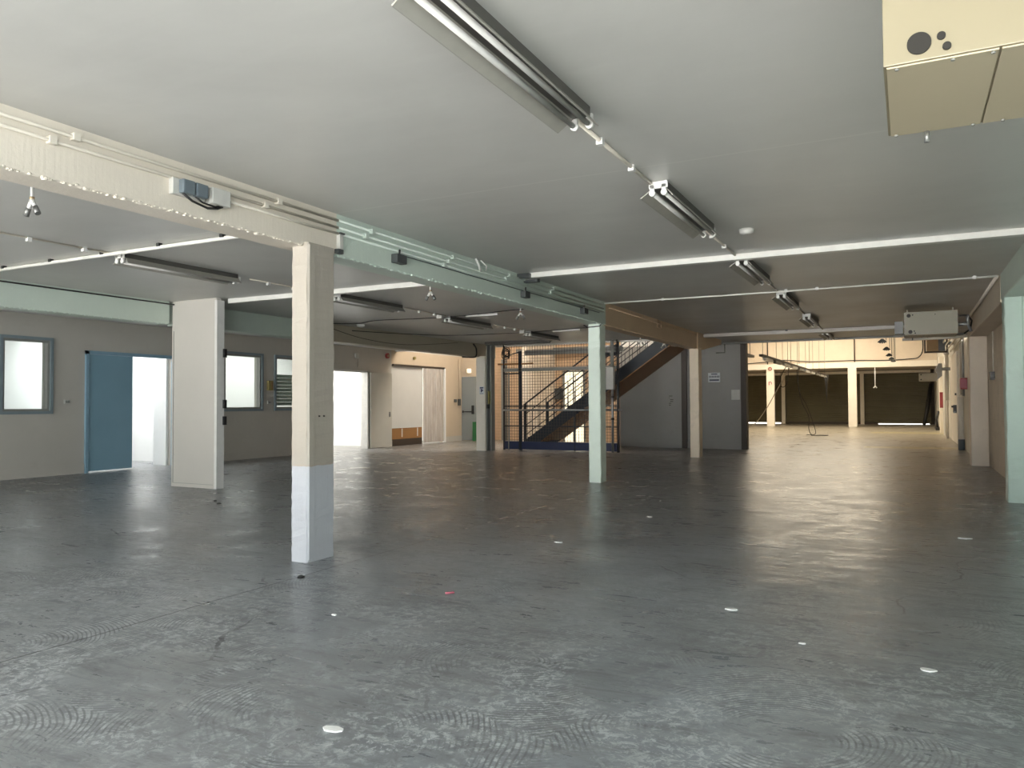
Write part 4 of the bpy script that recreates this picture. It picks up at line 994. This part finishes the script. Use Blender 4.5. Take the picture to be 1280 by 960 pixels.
k.box(1.15, 1.38, 41.6, 43.4, 0, .12)
tag(k.build('hose_bundle', M['cable']), 'dark hose bundle low on the right hall wall', 'hose')
r = thing('wall_socket', (1.48, 17.6, 1.75), 'black socket with conduit on the recessed block wall', 'socket')
B(1.42, 1.5, 17.45, 17.7, 1.77, 1.93).build('socket', M['black'], r, .006); MB().tube([(1.485, 17.57, 1.93), (1.485, 17.57, 2.72)], .012, 6).build('conduit', M['conduit'], r)
MB().disc((1.49, 18.15, 1.84), .035, 'x', .03, 12).build('knob', M['black'], r)
k = MB(); k.box(1.42, 1.52, 12.20, 12.24, 1.28, 1.295); k.box(1.45, 1.5, 12.2, 12.24, .74, .76)
tag(k.build('metal_pin', M['black']), 'small black pins on the mint return at the right edge', 'pin')

# ------------------------------------------------------------------ bits on the floor
bits = [(-2.148, 2.532, .045, 'long white chip in the foreground, largest on the floor'), (-1.049, 5.152, .04, 'white chip on the pale saw cut'), (.067, 4.426, .04, 'white chip at the right foreground'),
        (.47, 8.831, .07, 'whitish smear flake near the mint pillar'), (-3.05, 6.9, .04, 'white flake in the middle distance right of the white column'), (-.55, 4.6, .02, 'small chip right of the saw cut chip'),
        (-3.3, 3.9, .02, 'small pale chip below the white column'), (-2.75, 8.9, .03, 'pale flake halfway to the mint column'), (.2, 3.1, .02, 'small pale chip in the right foreground corner')]
for x, y, s_, lab in bits:
    k = MB(); n = 9; a0 = random.uniform(0, 6)
    pts = [(x + s_ * (1 + random.uniform(-.3, .2)) * math.cos(a), y + s_ * .6 * (1 + random.uniform(-.3, .2)) * math.sin(a)) for a in [2 * PI * q / n for q in range(n)]]
    k.prism(pts, 'z', .0, .006)
    tag(k.build('plaster_chip', M['chip']), lab, 'chip', 'white chips on the floor')
for x, y, s_, lab in ((-8.4, 7.55, .035, 'larger dark pebble in front of the white panel'), (-8.7, 7.75, .025, 'smaller dark pebble in front of the white panel'), (-4.24, 4.62, .03, 'dark scrap at the foot of the white column')):
    k = MB().tube([(x, y, 0), (x, y, .012), (x, y, .02)], [s_, s_ * .9, s_ * .4], 7)
    tag(k.build('dark_pebble', M['black']), lab, 'pebble', 'dark scraps on the floor')
tag(MB().tube([(-2.95, 4.68, .006), (-2.9, 4.72, .008)], .008, 6).build('red_scrap', M['redpale']), 'tiny red scrap on the floor before the columns', 'scrap')

# ------------------------------------------------------------------ lights
def area(name, loc, rot, sx, sy, power, col, spread=PI):
    l = bpy.data.lights.new(name, 'AREA'); l.shape = 'RECTANGLE'; l.size = sx; l.size_y = sy; l.energy = power; l.color = col; l.spread = spread
    o = bpy.data.objects.new(name, l); o.location = loc; o.rotation_euler = rot; COL.objects.link(o); return o
R = math.radians
area('daylight_loading_door', (-2.45, -12.3, 1.5), (R(90), 0, 0), 7.6, 2.8, 820, (.93, .97, 1.0))
area('daylight_loading_door', (-9.85, -12.3, 1.5), (R(90), 0, 0), 5.8, 2.8, 600, (.93, .97, 1.0))
sl = bpy.data.lights.new('sun', 'SUN'); sl.energy = 112; sl.angle = R(.6); sl.color = (1, .95, .88)
so_ = bpy.data.objects.new('sun', sl); COL.objects.link(so_); so_.rotation_euler = (R(90 - 15.2), 0, R(-4))   # high sun from behind the viewer, reaching only the floor inside the loading doors
area('side_daylight_fill', (1.9, -3.8, 1.45), (R(90), 0, R(90)), 6.2, 2.7, 620, (.90, .96, 1.0))  # unseen side opening, added to brighten near floor, ceiling and beam faces
area('office_daylight_fill', (-16.2, 11.4, 3.05), (0, 0, 0), 1.6, 1.8, 150, (.98, 1.0, 1.0))  # area lights added under the closed ceiling in place of office window daylight
area('office_daylight_fill', (-17.2, 14.5, 3.05), (0, 0, 0), 2.6, 2.8, 95, (.98, 1.0, .98))
area('office_daylight_fill', (-17.0, 18.2, 3.05), (0, 0, 0), 2.6, 2.6, 210, (1.0, .98, .93))
area('store_daylight_fill', (-17.0, 22.3, 3.05), (0, 0, 0), 1.5, 2.0, 160, (1.0, .97, .92))  # likewise added, stands in for daylight inside the store
area('office_daylight_fill', (-18.3, 8.0, 3.05), (0, 0, 0), .8, 3.0, 40, (.98, 1.0, 1.0))
area('hall_rooflight', (-4.4, 39.0, 5.88), (0, 0, 0), 6.4, 12.0, 1480, (1.0, .89, .70))
area('stairwell_rooflight', (-10.4, 22.6, 5.85), (0, 0, 0), 4.0, 2.2, 500, (1.0, .94, .84))
w = bpy.data.worlds.new('sky'); bpy.context.scene.world = w; w.use_nodes = True
w.node_tree.nodes['Background'].inputs[0].default_value = (.75, .85, 1, 1); w.node_tree.nodes['Background'].inputs[1].default_value = .6

# ------------------------------------------------------------------ camera
cam = bpy.data.cameras.new('camera'); cam.sensor_width = 36; cam.lens = 961.6 / 1280 * 36; cam.clip_start = .05; cam.clip_end = 200
co = bpy.data.objects.new('camera', cam); COL.objects.link(co)
f, yaw, pit, rol = 961.6, R(27.228), R(1.4816), R(-.278)
fw = Vector((-math.sin(yaw) * math.cos(pit), math.cos(yaw) * math.cos(pit), math.sin(pit)))
rt = Vector((math.cos(yaw), math.sin(yaw), 0)); up = rt.cross(fw)
r2 = rt * math.cos(rol) + up * math.sin(rol); u2 = -rt * math.sin(rol) + up * math.cos(rol)
mw = Matrix((( r2.x, u2.x, -fw.x, 0), (r2.y, u2.y, -fw.y, 0), (r2.z, u2.z, -fw.z, 1.35), (0, 0, 0, 1)))
co.matrix_world = mw
scn = bpy.context.scene; scn.camera = co
vs = scn.view_settings; vs.view_transform = 'Standard'; vs.look = 'None'; vs.exposure = 0.0; vs.gamma = 1; vs.use_curve_mapping = False
